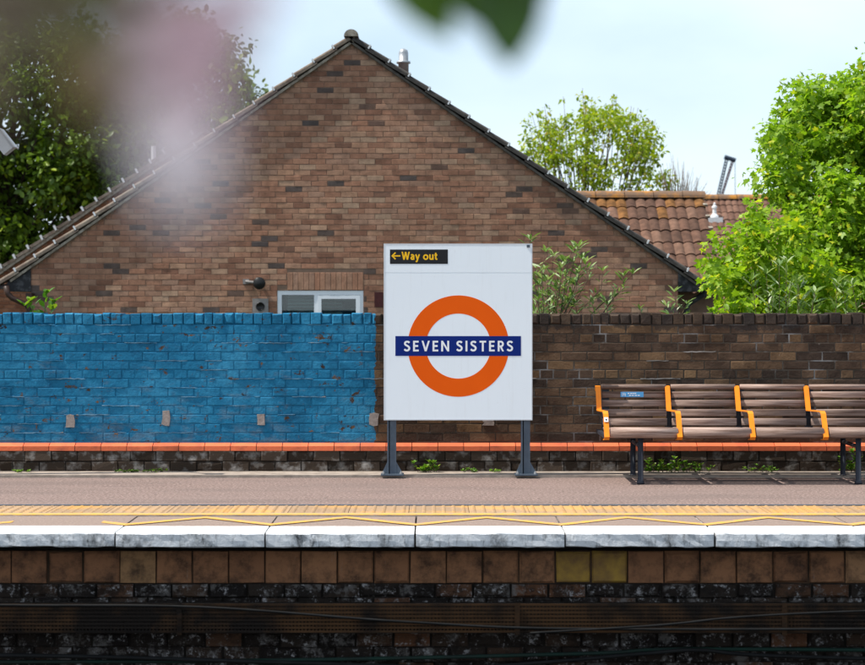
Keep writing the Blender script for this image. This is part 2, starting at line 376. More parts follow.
# ------------------------------------------------------------------ mesh and object helpers
class MB:
    def __init__(s): s.v = []; s.f = []; s.r = []
    def add(s, vs, fs, rnd=0.5):
        o = len(s.v); s.v += [tuple(p) for p in vs]
        for f in fs: s.f.append([i + o for i in f]); s.r.append(rnd)
        return s
    def box(s, x0, x1, y0, y1, z0, z1, rnd=0.5):
        vs = [(x, y, z) for x in (x0, x1) for y in (y0, y1) for z in (z0, z1)]
        return s.add(vs, [(0, 1, 3, 2), (4, 6, 7, 5), (0, 4, 5, 1), (2, 3, 7, 6), (0, 2, 6, 4), (1, 5, 7, 3)], rnd)
    def obox(s, c, ax, ay, az, hx, hy, hz, rnd=0.5):
        c = Vector(c); ax = Vector(ax).normalized() * hx; ay = Vector(ay).normalized() * hy; az = Vector(az).normalized() * hz
        vs = [c + i * ax + j * ay + k * az for i in (-1, 1) for j in (-1, 1) for k in (-1, 1)]
        return s.add(vs, [(0, 1, 3, 2), (4, 6, 7, 5), (0, 4, 5, 1), (2, 3, 7, 6), (0, 2, 6, 4), (1, 5, 7, 3)], rnd)
    def prism(s, poly, y0, y1, rnd=0.5):
        """extrude an (x, z) outline from y0 to y1"""
        n = len(poly)
        vs = [(x, y0, z) for x, z in poly] + [(x, y1, z) for x, z in poly]
        fs = [tuple(range(n)), tuple(range(2 * n - 1, n - 1, -1))]
        fs += [(i, i + n, (i + 1) % n + n, (i + 1) % n) for i in range(n)]
        return s.add(vs, fs, rnd)
    def tube(s, pts, rad, n=8, rnd=0.5, cap=True):
        pts = [Vector(p) for p in pts]
        if isinstance(rad, (int, float)): rad = [rad] * len(pts)
        o = len(s.v); k = len(pts)
        up = None
        for i, p in enumerate(pts):
            t = (pts[min(i + 1, k - 1)] - pts[max(i - 1, 0)]).normalized()
            if up is None:
                up = Vector((0, 0, 1)) if abs(t.z) < 0.9 else Vector((1, 0, 0))
            a = t.cross(up).normalized(); bb = a.cross(t).normalized(); up = bb
            for j in range(n):
                an = 2 * math.pi * j / n
                q = p + a * math.cos(an) * rad[i] + bb * math.sin(an) * rad[i]
                s.v.append(tuple(q))
        for i in range(k - 1):
            for j in range(n):
                s.f.append([o + i * n + j, o + i * n + (j + 1) % n, o + (i + 1) * n + (j + 1) % n, o + (i + 1) * n + j]); s.r.append(rnd)
        if cap:
            s.f.append([o + j for j in range(n)][::-1]); s.r.append(rnd)
            s.f.append([o + (k - 1) * n + j for j in range(n)]); s.r.append(rnd)
        return s
    def lathe(s, c, prof, n=16, rnd=0.5, axis='z'):
        o = len(s.v)
        for r, h in prof:
            for j in range(n):
                an = 2 * math.pi * j / n
                if axis == 'z': s.v.append((c[0] + r * math.cos(an), c[1] + r * math.sin(an), c[2] + h))
                else: s.v.append((c[0] + r * math.cos(an), c[1] + h, c[2] + r * math.sin(an)))
        for i in range(len(prof) - 1):
            for j in range(n):
                s.f.append([o + i * n + j, o + i * n + (j + 1) % n, o + (i + 1) * n + (j + 1) % n, o + (i + 1) * n + j]); s.r.append(rnd)
        s.f.append([o + j for j in range(n)][::-1]); s.r.append(rnd)
        s.f.append([o + (len(prof) - 1) * n + j for j in range(n)]); s.r.append(rnd)
        return s
    def mesh(s, name, mat, smooth=False):
        me = bpy.data.meshes.new(name)
        me.from_pydata(s.v, [], s.f)
        a = me.attributes.new('rnd', 'FLOAT', 'FACE')
        a.data.foreach_set('value', np.array(s.r, dtype=np.float32))
        me.materials.append(mat)
        if smooth: me.polygons.foreach_set('use_smooth', [True] * len(me.polygons))
        me.update()
        return me

def world_loc(o):
    p = Vector((0, 0, 0))
    while o: p = p + o.location; o = o.parent
    return p

def link(name, me, parent=None, loc=(0, 0, 0)):
    """an object whose local frame sits at world position loc"""
    o = bpy.data.objects.new(name, me)
    COL.objects.link(o)
    if parent:
        o.parent = parent
        o.location = Vector(loc) - world_loc(parent)
    else:
        o.location = loc
    return o

def part(name, mb, mat, parent=None, smooth=False, kind=None):
    o = link(name, mb.mesh(name, mat, smooth), parent)
    if kind: o['kind'] = kind
    return o

def thing(name, label, cat, loc=(0, 0, 0), group=None):
    o = bpy.data.objects.new(name, None); COL.objects.link(o)
    o.empty_display_size = 0.2
    o.location = loc; o['label'] = label; o['category'] = cat
    if group: o['group'] = group
    return o

def struct(name, mb, mat, label, cat):
    o = part(name, mb, mat); o['kind'] = 'structure'; o['label'] = label; o['category'] = cat
    return o

def brick_verts(L, h, d, c, jit):
    j = lambda: random.uniform(-jit, jit)
    back = [(0, d, 0), (L, d, 0), (L, d, h), (0, d, h)]
    mid = [(j() * .5, c, j() * .5), (L + j() * .5, c, j() * .5), (L + j() * .5, c, h + j() * .5), (j() * .5, c, h + j() * .5)]
    fr = [(c + j(), j(), c + j()), (L - c + j(), j(), c + j()), (L - c + j(), j(), h - c + j()), (c + j(), j(), h - c + j())]
    fs = [(8, 9, 10, 11)] + [(4 + i, 4 + (i + 1) % 4, 8 + (i + 1) % 4, 8 + i) for i in range(4)] + [(i, (i + 1) % 4, 4 + (i + 1) % 4, 4 + i) for i in range(4)]
    return back + mid + fr, fs

POOL = {}
def brick_mesh(L, h, d, mat, c=0.005, jit=0.002, variants=26):
    key = (round(L, 3), round(h, 3), round(d, 3), mat.name)
    lst = POOL.setdefault(key, [])
    if len(lst) < variants:
        mb = MB(); vs, fs = brick_verts(L, h, d, c * random.choice((0.25, 0.4, 0.7, 1.0, 1.3)), jit)
        mb.add(vs, fs, random.random())
        lst.append(mb.mesh('brick', mat)); return lst[-1]
    return random.choice(lst)

def lay_bricks(root, recs, mat, limit, name='brick', key=None, stuff_name='brickwork', d=0.09, c=0.005, jit=0.002, proud=0.003):
    """recs: (x0, x1, z0, z1, yfront). The `limit` best by key become objects, the rest one mesh."""
    if key: recs = sorted(recs, key=key)
    rest = MB()
    for i, (x0, x1, z0, z1, y) in enumerate(recs):
        yy = y + random.uniform(-proud, proud)
        if i < limit:
            link(name, brick_mesh(x1 - x0, z1 - z0, d, mat, c, jit), root, (x0, yy, z0))
        else:
            vs, fs = brick_verts(x1 - x0, z1 - z0, d, c * random.choice((0.25, 0.4, 0.7, 1.0, 1.3)), jit)
            rest.add([(a + x0, b + yy, e + z0) for a, b, e in vs], fs, random.random())
    if rest.v: part(stuff_name, rest, mat, root, kind='stuff')

def course(x0, x1, pitch, off, joint, gaps=()):
    """brick ends between x0 and x1 on a running grid, cut around gaps"""
    spans = [(x0, x1)]
    for g0, g1 in gaps:
        out = []
        for a, b in spans:
            if g1 <= a or g0 >= b: out.append((a, b)); continue
            if g0 - a > 0: out.append((a, g0))
            if b - g1 > 0: out.append((g1, b))
        spans = out
    res = []
    for a, b in spans:
        k = math.floor((a - off) / pitch)
        while off + k * pitch < b:
            p = max(a, off + k * pitch + joint / 2); q = min(b, off + (k + 1) * pitch - joint / 2)
            if q - p > 0.025: res.append((p, q))
            k += 1
    return res

# ------------------------------------------------------------------ ground sheets
mb = MB(); mb.box(-600, 600, -200, 1200, -1.35, -1.16)
struct('ground', mb, M['ballast'], 'dark track bed ballast at the foot of the platform', 'ground')
mb = MB(); mb.box(-600, 600, 15.4, 1200, -1.1, -0.70)
struct('garden_ground', mb, M['soil'], 'low garden ground behind the boundary wall', 'ground')

# ------------------------------------------------------------------ platform
XL, XR = -9.0, 9.0
BX = 4.3                                   # pieces are built one by one within this half-width
plat = struct('platform', MB().box(XL, XR, 11.42, 15.6, -1.16, -0.09), M['soot'], 'railway platform with pink tarmac and white painted edge', 'platform')
part('tarmac_surface', MB().box(XL, XR, 12.62, 14.66, -0.088, 0.0), M['tarmac'], plat)
part('concrete_strip', MB().box(XL, XR, 14.66, 15.02, -0.088, 0.022), M['concrete'], plat)
part('paving_edge', MB().box(XL, XR, 12.588, 12.62, -0.088, 0.006), M['post_grey'], plat)
part('paving_bed', MB().box(XL, XR, 11.96, 12.588, -0.088, -0.03), M['concrete'], plat)

def tactile_mesh():
    L = 0.398; t = MB(); t.box(0, L, 0, 0.448, -0.03, 0.0, random.random())
    r = random.random()
    for i in range(6):
        for j in range(7):
            cx, cy = (i + .5) * L / 6, (j + .5) * 0.448 / 7
            o = len(t.v)
            for rr, h in ((0.016, 0.0), (0.009, 0.006)):
                for k in range(6):
                    a = k * math.pi / 3; t.v.append((cx + rr * math.cos(a), cy + rr * math.sin(a), h))
            for k in range(6): t.f.append([o + k, o + (k + 1) % 6, o + 6 + (k + 1) % 6, o + 6 + k]); t.r.append(r)
            t.f.append([o + 6 + k for k in range(6)]); t.r.append(r)
    return t.mesh('paving_slab', M['tactile'])
tact = [tactile_mesh() for _ in range(6)]
k = 0
x = XL
while x < XR - 0.4:
    link('paving_slab', random.choice(tact), plat, (x, 12.135, random.uniform(-0.001, 0.002)))
    x += 0.402
part('yellow_line', MB().box(XL, XR, 11.972, 12.128, -0.03, 0.003), M['concrete'], plat)
part('yellow_line', MB().box(XL, XR, 11.985, 12.075, 0.003, 0.007), M['yellow_paint'], plat)

def slab_mesh(L):
    """coping slab with a rounded nose and a rough lower arris"""
    t = MB(); n = 16
    prof = [(11.958, -0.088), (11.958, 0.0), (11.105, 0.0), (11.094, -0.003), (11.090, -0.010), (11.09, -0.05), (11.092, -0.082), (11.10, -0.088)]
    for i in range(n + 1):
        xx = L * i / n
        for q, (y, z) in enumerate(prof):
            jy = random.uniform(-.003, .003) if q > 2 else 0
            jz = random.uniform(-.004, .002) if q > 5 else (random.uniform(-.002, .001) if q in (3, 4) else 0)
            ex = 0
            if i in (0, n) and q > 2: jy += random.uniform(0, .008)
            t.v.append((xx, y + jy, z + jz))
    m = len(prof)
    for i in range(n):
        for q in range(m - 1):
            t.f.append([i * m + q, i * m + q + 1, (i + 1) * m + q + 1, (i + 1) * m + q]); t.r.append(0.5)
    t.f.append(list(range(m))[::-1]); t.r.append(.5)
    t.f.append([n * m + q for q in range(m)]); t.r.append(.5)
    return t.mesh('coping_slab', M['coping'])
J0 = PX(415, 11.09); PITCH = 0.910
for k in range(-9, 10):
    x0 = J0 + k * PITCH
    link('coping_slab', slab_mesh(PITCH - random.uniform(0.010, 0.018)), plat, (x0 + 0.006, 0, random.uniform(-0.003, 0.002)))
part('joint_fill', MB().box(XL, XR, 11.14, 11.955, -0.087, -0.012), M['soot'], plat)
# thin zigzag line painted along the slabs
for k in range(-5, 6):
    x0 = J0 + k * PITCH
    y_lo, y_hi = 11.475, 11.87
    worn = k < -2
    segs = [(x0, y_lo, x0 + PITCH / 2, y_hi), (x0 + PITCH / 2, y_hi, x0 + PITCH, y_lo)]
    t = MB()
    for s_, (xa, ya, xb, yb) in enumerate(segs):
        if worn:
            if s_ == 0: xb = xa + 0.17; yb = ya + (y_hi - y_lo) * 0.37
            else: xa = xb - 0.17; ya = yb + (y_hi - y_lo) * 0.37
        z = 0.0035 + 0.0004 * s_
        w = 0.048
        t.add([(xa, ya - w, z), (xb, yb - w, z), (xb, yb + w, z), (xa, ya + w, z)], [(0, 1, 2, 3)])
    part('zigzag_line', t, M['yellow_paint'], plat)

# platform wall under the coping
part('bedding', MB().box(XL, XR, 11.33, 11.46, -0.135, -0.094), M['soot'], plat)
part('wall_backing', MB().box(XL, XR, 11.288, 11.42, -0.338, -0.1355), M['joint'], plat)
part('stone_backing', MB().box(XL, XR, 11.285, 11.42, -0.472, -0.3385).box(XL, XR, 11.285, 11.42, -1.16, -0.635), M['soot'], plat)
recs = []
rb = [(a, b, -0.334, -0.139, 11.275) for a, b in course(XL, XR, 0.2235, PX(10, 11.25), 0.009)]
near = [r for r in rb if -BX < r[0] < BX]
for (x0, x1, z0, z1, y) in rb:
    me = brick_mesh(x1 - x0, z1 - z0, 0.13, M['block'], 0.012, 0.004, 40)
    if abs(x0) < BX:
        if 545 < CX + (x0 + x1) / 2 * F / 11.27 < 618:
            t = MB(); vs, fs = brick_verts(x1 - x0, z1 - z0, 0.13, 0.012, 0.004); t.add(vs, fs, 0.5); me = t.mesh('block', M['ochre'])
        link('block', me, plat, (x0, y + random.uniform(-.006, .006), z0))
# a couple of ochre blocks right of the sign, as in the place
recs = []
zc = [(-0.420, -0.342), (-0.470, -0.426), (-0.548, -0.476), (-0.632, -0.554), (-0.724, -0.638), (-0.816, -0.730), (-0.905, -0.822), (-0.99, -0.911), (-1.08, -0.996), (-1.16, -1.086)]
for i, (z0, z1) in enumerate(zc):
    for a, b in course(-BX, BX, 0.232, 0.116 * (i % 2) + random.uniform(-.02, .02), 0.014):
        if i in (2, 3): y = 11.30
        else: y = 11.262
        recs.append((a, b, z0, z1, y))
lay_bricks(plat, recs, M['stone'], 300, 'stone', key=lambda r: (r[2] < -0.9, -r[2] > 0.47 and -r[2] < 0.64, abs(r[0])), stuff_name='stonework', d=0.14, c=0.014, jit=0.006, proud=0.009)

# perforated cable tray and cables along the platform wall
tray = thing('cable_tray', 'rusty perforated cable tray along the platform wall under the blocks', 'cable tray', (0, 11.1, -0.62))
t = MB(); x = -BX
z0t, z1t = -0.602, -0.440
while x < BX:
    t.box(x, x + 0.0125, 11.10, 11.103, z0t, z1t); x += 0.0215
part('vertical_bars', t, M['tray'], tray, kind='stuff')
for i in range(8):
    z = z0t + (z1t - z0t) * i / 7
    part('horizontal_bar', MB().box(-BX, BX, 11.0975, 11.1055, z - 0.006, z + 0.006), M['tray'], tray)
part('tray_floor', MB().box(-BX, BX, 11.106, 11.30, z0t - 0.012, z0t - 0.006), M['soot'], tray)
part('tray_back', MB().box(-BX, BX, 11.20, 11.203, z0t, z1t), M['soot'], tray)
for x in (-3.6, -1.55, 0.5, 2.12, 3.9):
    part('strap', MB().box(x, x + 0.03, 11.093, 11.30, z0t - 0.02, z0t - 0.012).box(x, x + 0.03, 11.090, 11.0935, z0t - 0.02, z1t + 0.01), M['tray'], tray)

def cable(pts, d, r, mat, label):
    P = [Vector((PX(a, d), d, PZ(b, d))) for a, b in pts]
    out = []
    for i in range(len(P) - 1):
        p0, p1, p2, p3 = P[max(i - 1, 0)], P[i], P[i + 1], P[min(i + 2, len(P) - 1)]
        for s in range(8):
            u = s / 8
            out.append(0.5 * ((2 * p1) + (p2 - p0) * u + (2 * p0 - 5 * p1 + 4 * p2 - p3) * u * u + (3 * p1 - p0 - 3 * p2 + p3) * u ** 3))
    out.append(P[-1])
    o = part('cable', MB().tube(out, r, 8), mat, None, True)
    o['label'] = label; o['category'] = 'cable'; o['group'] = 'cables slung along the platform wall'
cable([(-240, 600), (0, 605), (200, 607), (410, 622), (600, 629), (1100, 628)], 11.075, 0.008, M['cable'], 'black cable drooping across the perforated tray below the station sign')
cable([(-240, 664), (0, 662), (200, 661), (400, 658), (600, 653), (700, 649), (1100, 652)], 11.20, 0.012, M['cable_green'], 'dull green cable running low along the whole platform wall')
cable([(530, 633), (660, 625), (740, 617), (865, 611), (1100, 606)], 11.05, 0.007, M['cable'], 'black cable rising to the right across the tray below the bench')
cable([(470, 668), (560, 661), (650, 653), (700, 650), (780, 656), (1100, 664)], 11.16, 0.012, M['cable'], 'black cable that humps up below the tray under the bench')
cable([(-240, 654), (60, 656), (300, 663), (500, 668), (1100, 672)], 11.17, 0.013, M['cable'], 'thick black cable at the bottom left of the platform wall')

# ------------------------------------------------------------------ boundary wall
WY = 15.05
wall = thing('boundary_wall', 'long low brick wall at the back of the platform, its left half painted blue', 'wall', (0, WY + 0.11, 0.0))
part('mortar_core', MB().box(-9, 9, WY + 0.0042, WY + 0.23, 0.0, 1.225).box(-9, 9, WY + 0.02, WY + 0.215, 1.225, 1.305), M['wall_mortar'], wall)
recs = []
n_c = 13; zb, zt = 0.262, 1.222
ch = (zt - zb) / n_c
for i in range(n_c):
    z0 = zb + i * ch
    header = i % 4 == 3
    p = 0.1075 if header else 0.215
    off = PX(23, 15) + (0.054 if header else (0.1075 if i % 2 else 0.0)) + random.uniform(-.006, .006)
    for a, b in course(-9, 9, p, off, 0.010):
        recs.append((a, b, z0 + 0.004, z0 + ch - 0.005, WY))
def wkey(r):
    x = (r[0] + r[1]) / 2
    hidden = (-0.39 < x < 0.82 and r[2] > 0.4) or (1.3 < x < 4.2 and 0.35 < r[2] < 0.75)
    out = abs(x) > 3.75
    return (out, hidden, r[1] - r[0] < 0.15, abs(x + 1.2))
lay_bricks(wall, recs, M['wall_brick'], 300, 'brick', wkey, 'brickwork', d=0.10, c=0.004, jit=0.0012, proud=0.0022)
# ragged pointing ridges added to catch sun along the bed joints, colour paled too
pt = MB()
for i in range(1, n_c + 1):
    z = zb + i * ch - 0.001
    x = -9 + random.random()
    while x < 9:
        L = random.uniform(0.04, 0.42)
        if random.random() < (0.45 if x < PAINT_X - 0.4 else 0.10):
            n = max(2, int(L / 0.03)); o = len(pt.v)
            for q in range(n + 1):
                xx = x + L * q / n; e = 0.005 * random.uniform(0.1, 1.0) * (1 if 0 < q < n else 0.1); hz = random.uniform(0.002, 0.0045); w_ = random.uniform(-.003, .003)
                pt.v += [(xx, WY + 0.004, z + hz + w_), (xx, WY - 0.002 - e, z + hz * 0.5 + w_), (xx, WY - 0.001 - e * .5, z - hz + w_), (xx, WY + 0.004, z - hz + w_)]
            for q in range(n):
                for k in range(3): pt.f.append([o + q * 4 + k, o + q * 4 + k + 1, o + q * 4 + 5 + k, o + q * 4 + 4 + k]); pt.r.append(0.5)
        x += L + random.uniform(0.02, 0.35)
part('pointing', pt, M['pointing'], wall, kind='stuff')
recs = []
x = -9
while x < 9:
    w_ = random.uniform(0.058, 0.088); recs.append((x, x + w_, 1.226, 1.318 + random.uniform(-.010, .005), WY - 0.004)); x += w_ + random.uniform(0.004, 0.014)
lay_bricks(wall, recs, M['wall_brick'], 112, 'coping_brick', lambda r: abs(r[0]), 'coping_brickwork', d=0.225, c=0.012, jit=0.0028, proud=0.005)
# orange chamfered band
ob = MB()
for k, (a, b) in enumerate(course(-9, 9, 0.2125, PX(23, 15), 0.006)):
    t = MB() if abs(a) < BX else ob
    y0, y1 = WY - 0.055, WY + 0.03
    dz = random.uniform(-.0015, .0015)
    vs = []
    for x in (a, b):
        vs += [(x, y1, 0.19), (x, y0, 0.19), (x, y0, 0.228 + dz), (x, WY - 0.004, 0.252), (x, y1, 0.252)]
    t.add(vs, [(0, 1, 2, 3, 4), (9, 8, 7, 6, 5), (1, 6, 7, 2), (2, 7, 8, 3), (0, 5, 6, 1), (3, 8, 9, 4)], random.random())
    if t is not ob: part('band_brick', t, M['orange_paint'], wall)
part('band_joint', MB().box(-9, 9, WY - 0.048, WY + 0.02, 0.192, 0.224), M['verge_mortar'], wall)
part('band_brickwork', ob, M['orange_paint'], wall, kind='stuff')
part('plinth_core', MB().box(-9, 9, WY - 0.038, WY + 0.02, 0.0, 0.19), M['soot'], wall)
recs = []
for i, (z0, z1) in enumerate([(0.022, 0.100), (0.108, 0.186)]):
    for a, b in course(-BX, BX, 0.215, 0.1 * i, 0.007):
        recs.append((a, b, z0, z1, WY - 0.05))
lay_bricks(wall, recs, M['plinth_brick'], 300, 'plinth_brick', None, d=0.08, c=0.008, jit=0.005, proud=0.005)
for (px, py, w, h) in [(70, 421, 8, 12), (166, 418, 8, 14), (261, 420, 8, 11), (374, 419, 9, 12), (488, 423, 10, 5)]:
    x, z = PX(px, WY), PZ(py, WY); hw, hh = w * WY / F / 2, h * WY / F / 2
    poly = [(x + hw * (1 + random.uniform(-.2, .2)) * sx, z + hh * (1 + random.uniform(-.15, .15)) * sz) for sx, sz in ((-1, -1), (0, -1.05), (1, -1), (1.1, 0), (1, 1), (0, 1), (-1, 1), (-.95, 0))]
    part('mortar_patch', MB().prism(poly, WY - 0.012, WY + 0.03), M['mortar_patch'], wall)

# ------------------------------------------------------------------ houses
TAN = 0.70; PIT = math.atan(TAN); CP, SP = math.cos(PIT), math.sin(PIT)

def tile_mesh(name, mat, w, g, rnd, seg=6, amp=0.034, thick=0.018, lap=0.035, tilt=0.022):
    """one rolled clay tile: x across, -y down the slope, z up off the slope"""
    t = MB(); prof = []
    for i in range(seg + 1):
        u = i / seg
        prof.append((w * (u * 1.04 - .02), amp * math.sin(math.pi * u) ** 0.8 if 0 < u < 1 else 0.0))
    y0, y1 = lap, -g
    n = seg + 1
    for (y, dz) in ((y0, 0.0), (y1, tilt)):
        for x, z in prof: t.v.append((x, y, z + dz))
    for x, z in prof: t.v.append((x, y1, z + tilt))
    for x, z in prof: t.v.append((x, y1 + 0.004, z + tilt - thick))
    for i in range(seg):
        t.f.append([i, n + i, n + i + 1, i + 1]); t.r.append(rnd)
        t.f.append([2 * n + i, 3 * n + i, 3 * n + i + 1, 2 * n + i + 1]); t.r.append(rnd)
    return t

def place_slope(t, org, u, v, nrm):
    """copy tile verts (x, y, z) to org + x*u - y... with v = down-slope"""
    out = []
    for x, y, z in t.v: out.append(org + u * x + v * (-y) + nrm * z)
    return out

def tiled_slope(root, org, u, v, width, length, w, g, mat, objects=None, name='tile', stuff='roof_tiles', lichen=0.0):
    """rows of rolled tiles from the ridge corner org; u along the ridge, v down the slope"""
    u, v = Vector(u).normalized(), Vector(v).normalized()
    nrm = u.cross(v)
    if nrm.z < 0: nrm = -nrm
    nc, nr = int(width / w), int(length / g) + 1
    rest = MB()
    rot = Matrix((u, -v, nrm)).transposed().to_4x4()
    pool = [tile_mesh(name, mat, w, g, random.random() * 0.93) for _ in range(16)]
    pool += [tile_mesh(name, mat, w, g, v_) for v_ in (0.3, 0.9)]
    meshes = None
    for r in range(nr):
        for c in range(nc):
            o = Vector(org) + u * (c * w) + v * (r * g + 0.02) + nrm * random.uniform(-.003, .004)
            top = random.random() < lichen * max(0, 1 - r / 3.0) * (1.6 if o.x > 2.4 else 0.5)
            idx = random.choice((16, 17)) if top else random.randrange(16)
            if objects and objects(o):
                if meshes is None: meshes = {}
                if idx not in meshes: meshes[idx] = pool[idx].mesh(name, M['lichen_tile'] if idx > 15 else mat, True)
                ob = link(name, meshes[idx], root, o)
                ob.rotation_euler = (rot.to_3x3() @ Matrix.Rotation(random.uniform(-.01, .01), 3, 'Z')).to_euler()
            else:
                t = pool[idx]
                rest.add(place_slope(t, o, u, v, nrm), t.f, t.r[0])
    if rest.v: part(stuff, rest, mat, root, True, kind='stuff')

# ---- the big gabled house
HYF = 25.0; K = 1.462
house = thing('gabled_house', 'large brown brick house gable with tiled verges behind the wall', 'house', (-0.75, HYF + 4, -0.7))
AX = PX(351.5, HYF); AZT = PZ(33, HYF - 0.06); AZB = AZT - 0.105
HL, HR = PX(31, HYF), PX(678, HYF)
def zs(x, top=AZB): return top - TAN * abs(x - AX)
wx0, wx1, wz1, wz0 = PX(277.4, HYF), PX(363.3, HYF), PZ(290.5, HYF), 0.55
lx0, lx1, lz1 = PX(287.5, HYF), PX(363.3, HYF), PZ(272.3, HYF)
g = HYF + 0.006
t = MB()
t.prism([(HL, -0.7), (wx0, -0.7), (wx0, zs(wx0)), (HL, zs(HL))], g, HYF + 0.2)
t.prism([(wx0, wz1), (wx1, wz1), (wx1, zs(wx1)), (AX, AZB) if wx0 < AX < wx1 else (wx1, zs(wx1)), (wx0, zs(wx0))] if wx0 < AX < wx1 else [(wx0, wz1), (wx1, wz1), (wx1, zs(wx1)), (wx0, zs(wx0))], g, HYF + 0.2)
t.prism([(wx0, -0.7), (wx1, -0.7), (wx1, wz0), (wx0, wz0)], g, HYF + 0.2)
if AX > wx1: t.prism([(wx1, -0.7), (HR, -0.7), (HR, zs(HR)), (AX, AZB), (wx1, zs(wx1))], g, HYF + 0.2)
else: t.prism([(wx1, -0.7), (HR, -0.7), (HR, zs(HR)), (wx1, zs(wx1))], g, HYF + 0.2)
t.box(HL, HL + 0.2, HYF + 0.2, HYF + 10, -0.7, zs(HL) - 0.03).box(HR - 0.2, HR, HYF + 0.2, HYF + 10, -0.7, zs(HR) - 0.03)
part('wall', t, M['house_mortar'], house)
recs = []
CH = 0.0750
i = 0
z = 0.85
while z < AZB - 0.06:
    ztop = z + CH - 0.008
    half = (AZB - (ztop + 0.012)) / TAN
    x0, x1 = max(HL, AX - half), min(HR, AX + half)
    gaps = []
    if z < wz1 + 0.004 and ztop > wz0: gaps.append((wx0 - 0.004, wx1 + 0.004))
    if ztop > wz1 + 0.002 and z < lz1 - 0.01: gaps.append((lx0 - 0.006, lx1 + 0.006))
    for a, b in course(x0, x1, 0.225, 0.1125 * (i % 2) + random.uniform(-.03, .03), 0.007, gaps):
        recs.append((a, b, z + random.uniform(-.001, .001), ztop + random.uniform(-.001, .001), HYF))
    z += CH; i += 1
def hkey(r):
    px = CX + (r[0] + r[1]) / 2 * F / HYF; py = HY - (r[2] - EYE) * F / HYF
    hidden = py > 312 or (382 < px < 533 and py > 245)
    return (hidden, r[1] - r[0] < 0.2, abs(px - 430))
lay_bricks(house, recs, M['house_brick'], 300, 'brick', hkey, 'brickwork', d=0.08, c=0.003, jit=0.0012, proud=0.002)
n_l = 14
lw = (lx1 - lx0) / n_l
for k in range(n_l):
    t = MB(); vs, fs = brick_verts(lw - 0.006, lz1 - wz1 - 0.012, 0.08, 0.003, 0.001)
    x0 = lx0 + k * lw + 0.003
    t.add([(a + x0, b + HYF - 0.004, c + wz1 + 0.006) for a, b, c in vs], fs, random.uniform(0.3, 0.85))
    part('lintel_brick', t, M['house_brick'], house)

# roof slopes of the big house
RY0, RY1 = HYF - 0.07, HYF + 10.2
half_l, half_r = AX - PX(3, RY0), PX(706, RY0) - AX
for s, half in ((-1, half_l), (1, half_r)):
    ln = half / CP
    v = Vector((s * CP, 0, -SP)); nrm = Vector((s * SP, 0, CP))
    org = Vector((AX, RY0, AZT)) - nrm * 0.062
    # boarding under the tiles
    t = MB()
    a = org - nrm * 0.018; b_ = a + v * ln
    t.add([a + Vector((0, .17, 0)), b_ + Vector((0, .17, 0)), b_ + Vector((0, RY1 - RY0, 0)), a + Vector((0, RY1 - RY0, 0))], [(0, 1, 2, 3)])
    part('roof_boarding', t, M['soot'], house)
    tiled_slope(house, org + Vector((0, 0.19, 0)), (0, 1, 0), v, RY1 - RY0 - 0.19, ln - 0.07, 0.156, 0.344, M['roof_tile'])
    # verge bedding
    t = MB(); c = org + v * (ln / 2) - nrm * 0.040
    t.obox(c + Vector((0, 0.075, 0)), v, (0, 1, 0), nrm, ln / 2 - 0.04, 0.055, 0.016)
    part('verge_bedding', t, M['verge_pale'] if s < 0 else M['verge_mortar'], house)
    k = 0
    gg = 0.331
    while k * gg < ln - 0.1:
        t = MB()
        p0 = org + v * (k * gg - 0.045) + nrm * 0.0
        p1 = org + v * ((k + 1) * gg) + nrm * 0.028
        d_ = (p1 - p0); L = d_.length
        nn = Vector((0, 1, 0)).cross(d_).normalized()
        if nn.z < 0: nn = -nn
        t.obox((p0 + p1) / 2 + Vector((0, 0.095, 0)), d_, (0, 1, 0), nn, L / 2, 0.098, 0.018, random.random())
        for q in range(5):   # rounded roll on the outer edge
            pass
        t.tube([p0 + Vector((0, 0.06, 0)) + nn * 0.012, p1 + Vector((0, 0.06, 0)) + nn * 0.012], 0.036, 8, random.random())
        vt = part('verge_tile', t, M['lit_tile'] if s < 0 else M['shaded_tile'], house)  # sunlit left verge and shaded right verge are put into the tile colour
        t = MB()
        e = p1 - d_.normalized() * 0.018
        t.obox(e + Vector((0, 0.012, 0)) + nn * 0.022, d_, (0, 1, 0), nn, 0.011, 0.018, 0.030)
        part('verge_clip', t, M['clip'], vt)
        k += 1
# ridge tiles
y = HYF - 0.11; k = 0
while y < HYF + 10:
    t = MB(); n = 10
    for yy in (y, y + 0.44):
        rr = 0.100 if yy == y else 0.095
        for j in range(n + 1):
            an = math.pi * j / n
            t.v.append((AX + rr * math.cos(an), yy, AZT - 0.05 + rr * math.sin(an) * 0.95))
    for j in range(n): t.f.append([j, j + 1, n + 1 + j + 1, n + 1 + j]); t.r.append(.4)
    t.f.append(list(range(n + 1))[::-1]); t.r.append(0.4)
    part('ridge_tile', t, M['verge_pale'] if k == 0 else M['roof_tile'], house)
    y += 0.445; k += 1
# boxed eaves at both ends
for s in (-1, 1):
    xe = HL if s < 0 else HR
    xo = PX(7.5, HYF) if s < 0 else PX(703, HYF)
    zlo = PZ(291.5, HYF)
    t = MB().prism([(xe, zlo), (xo, zlo), (xo, zs(xo) - 0.005), (xe, zs(xe) - 0.005)][::1 if s > 0 else -1], HYF - 0.02, HYF + 10)
    part('eaves_box', t, M['black_board'], house)
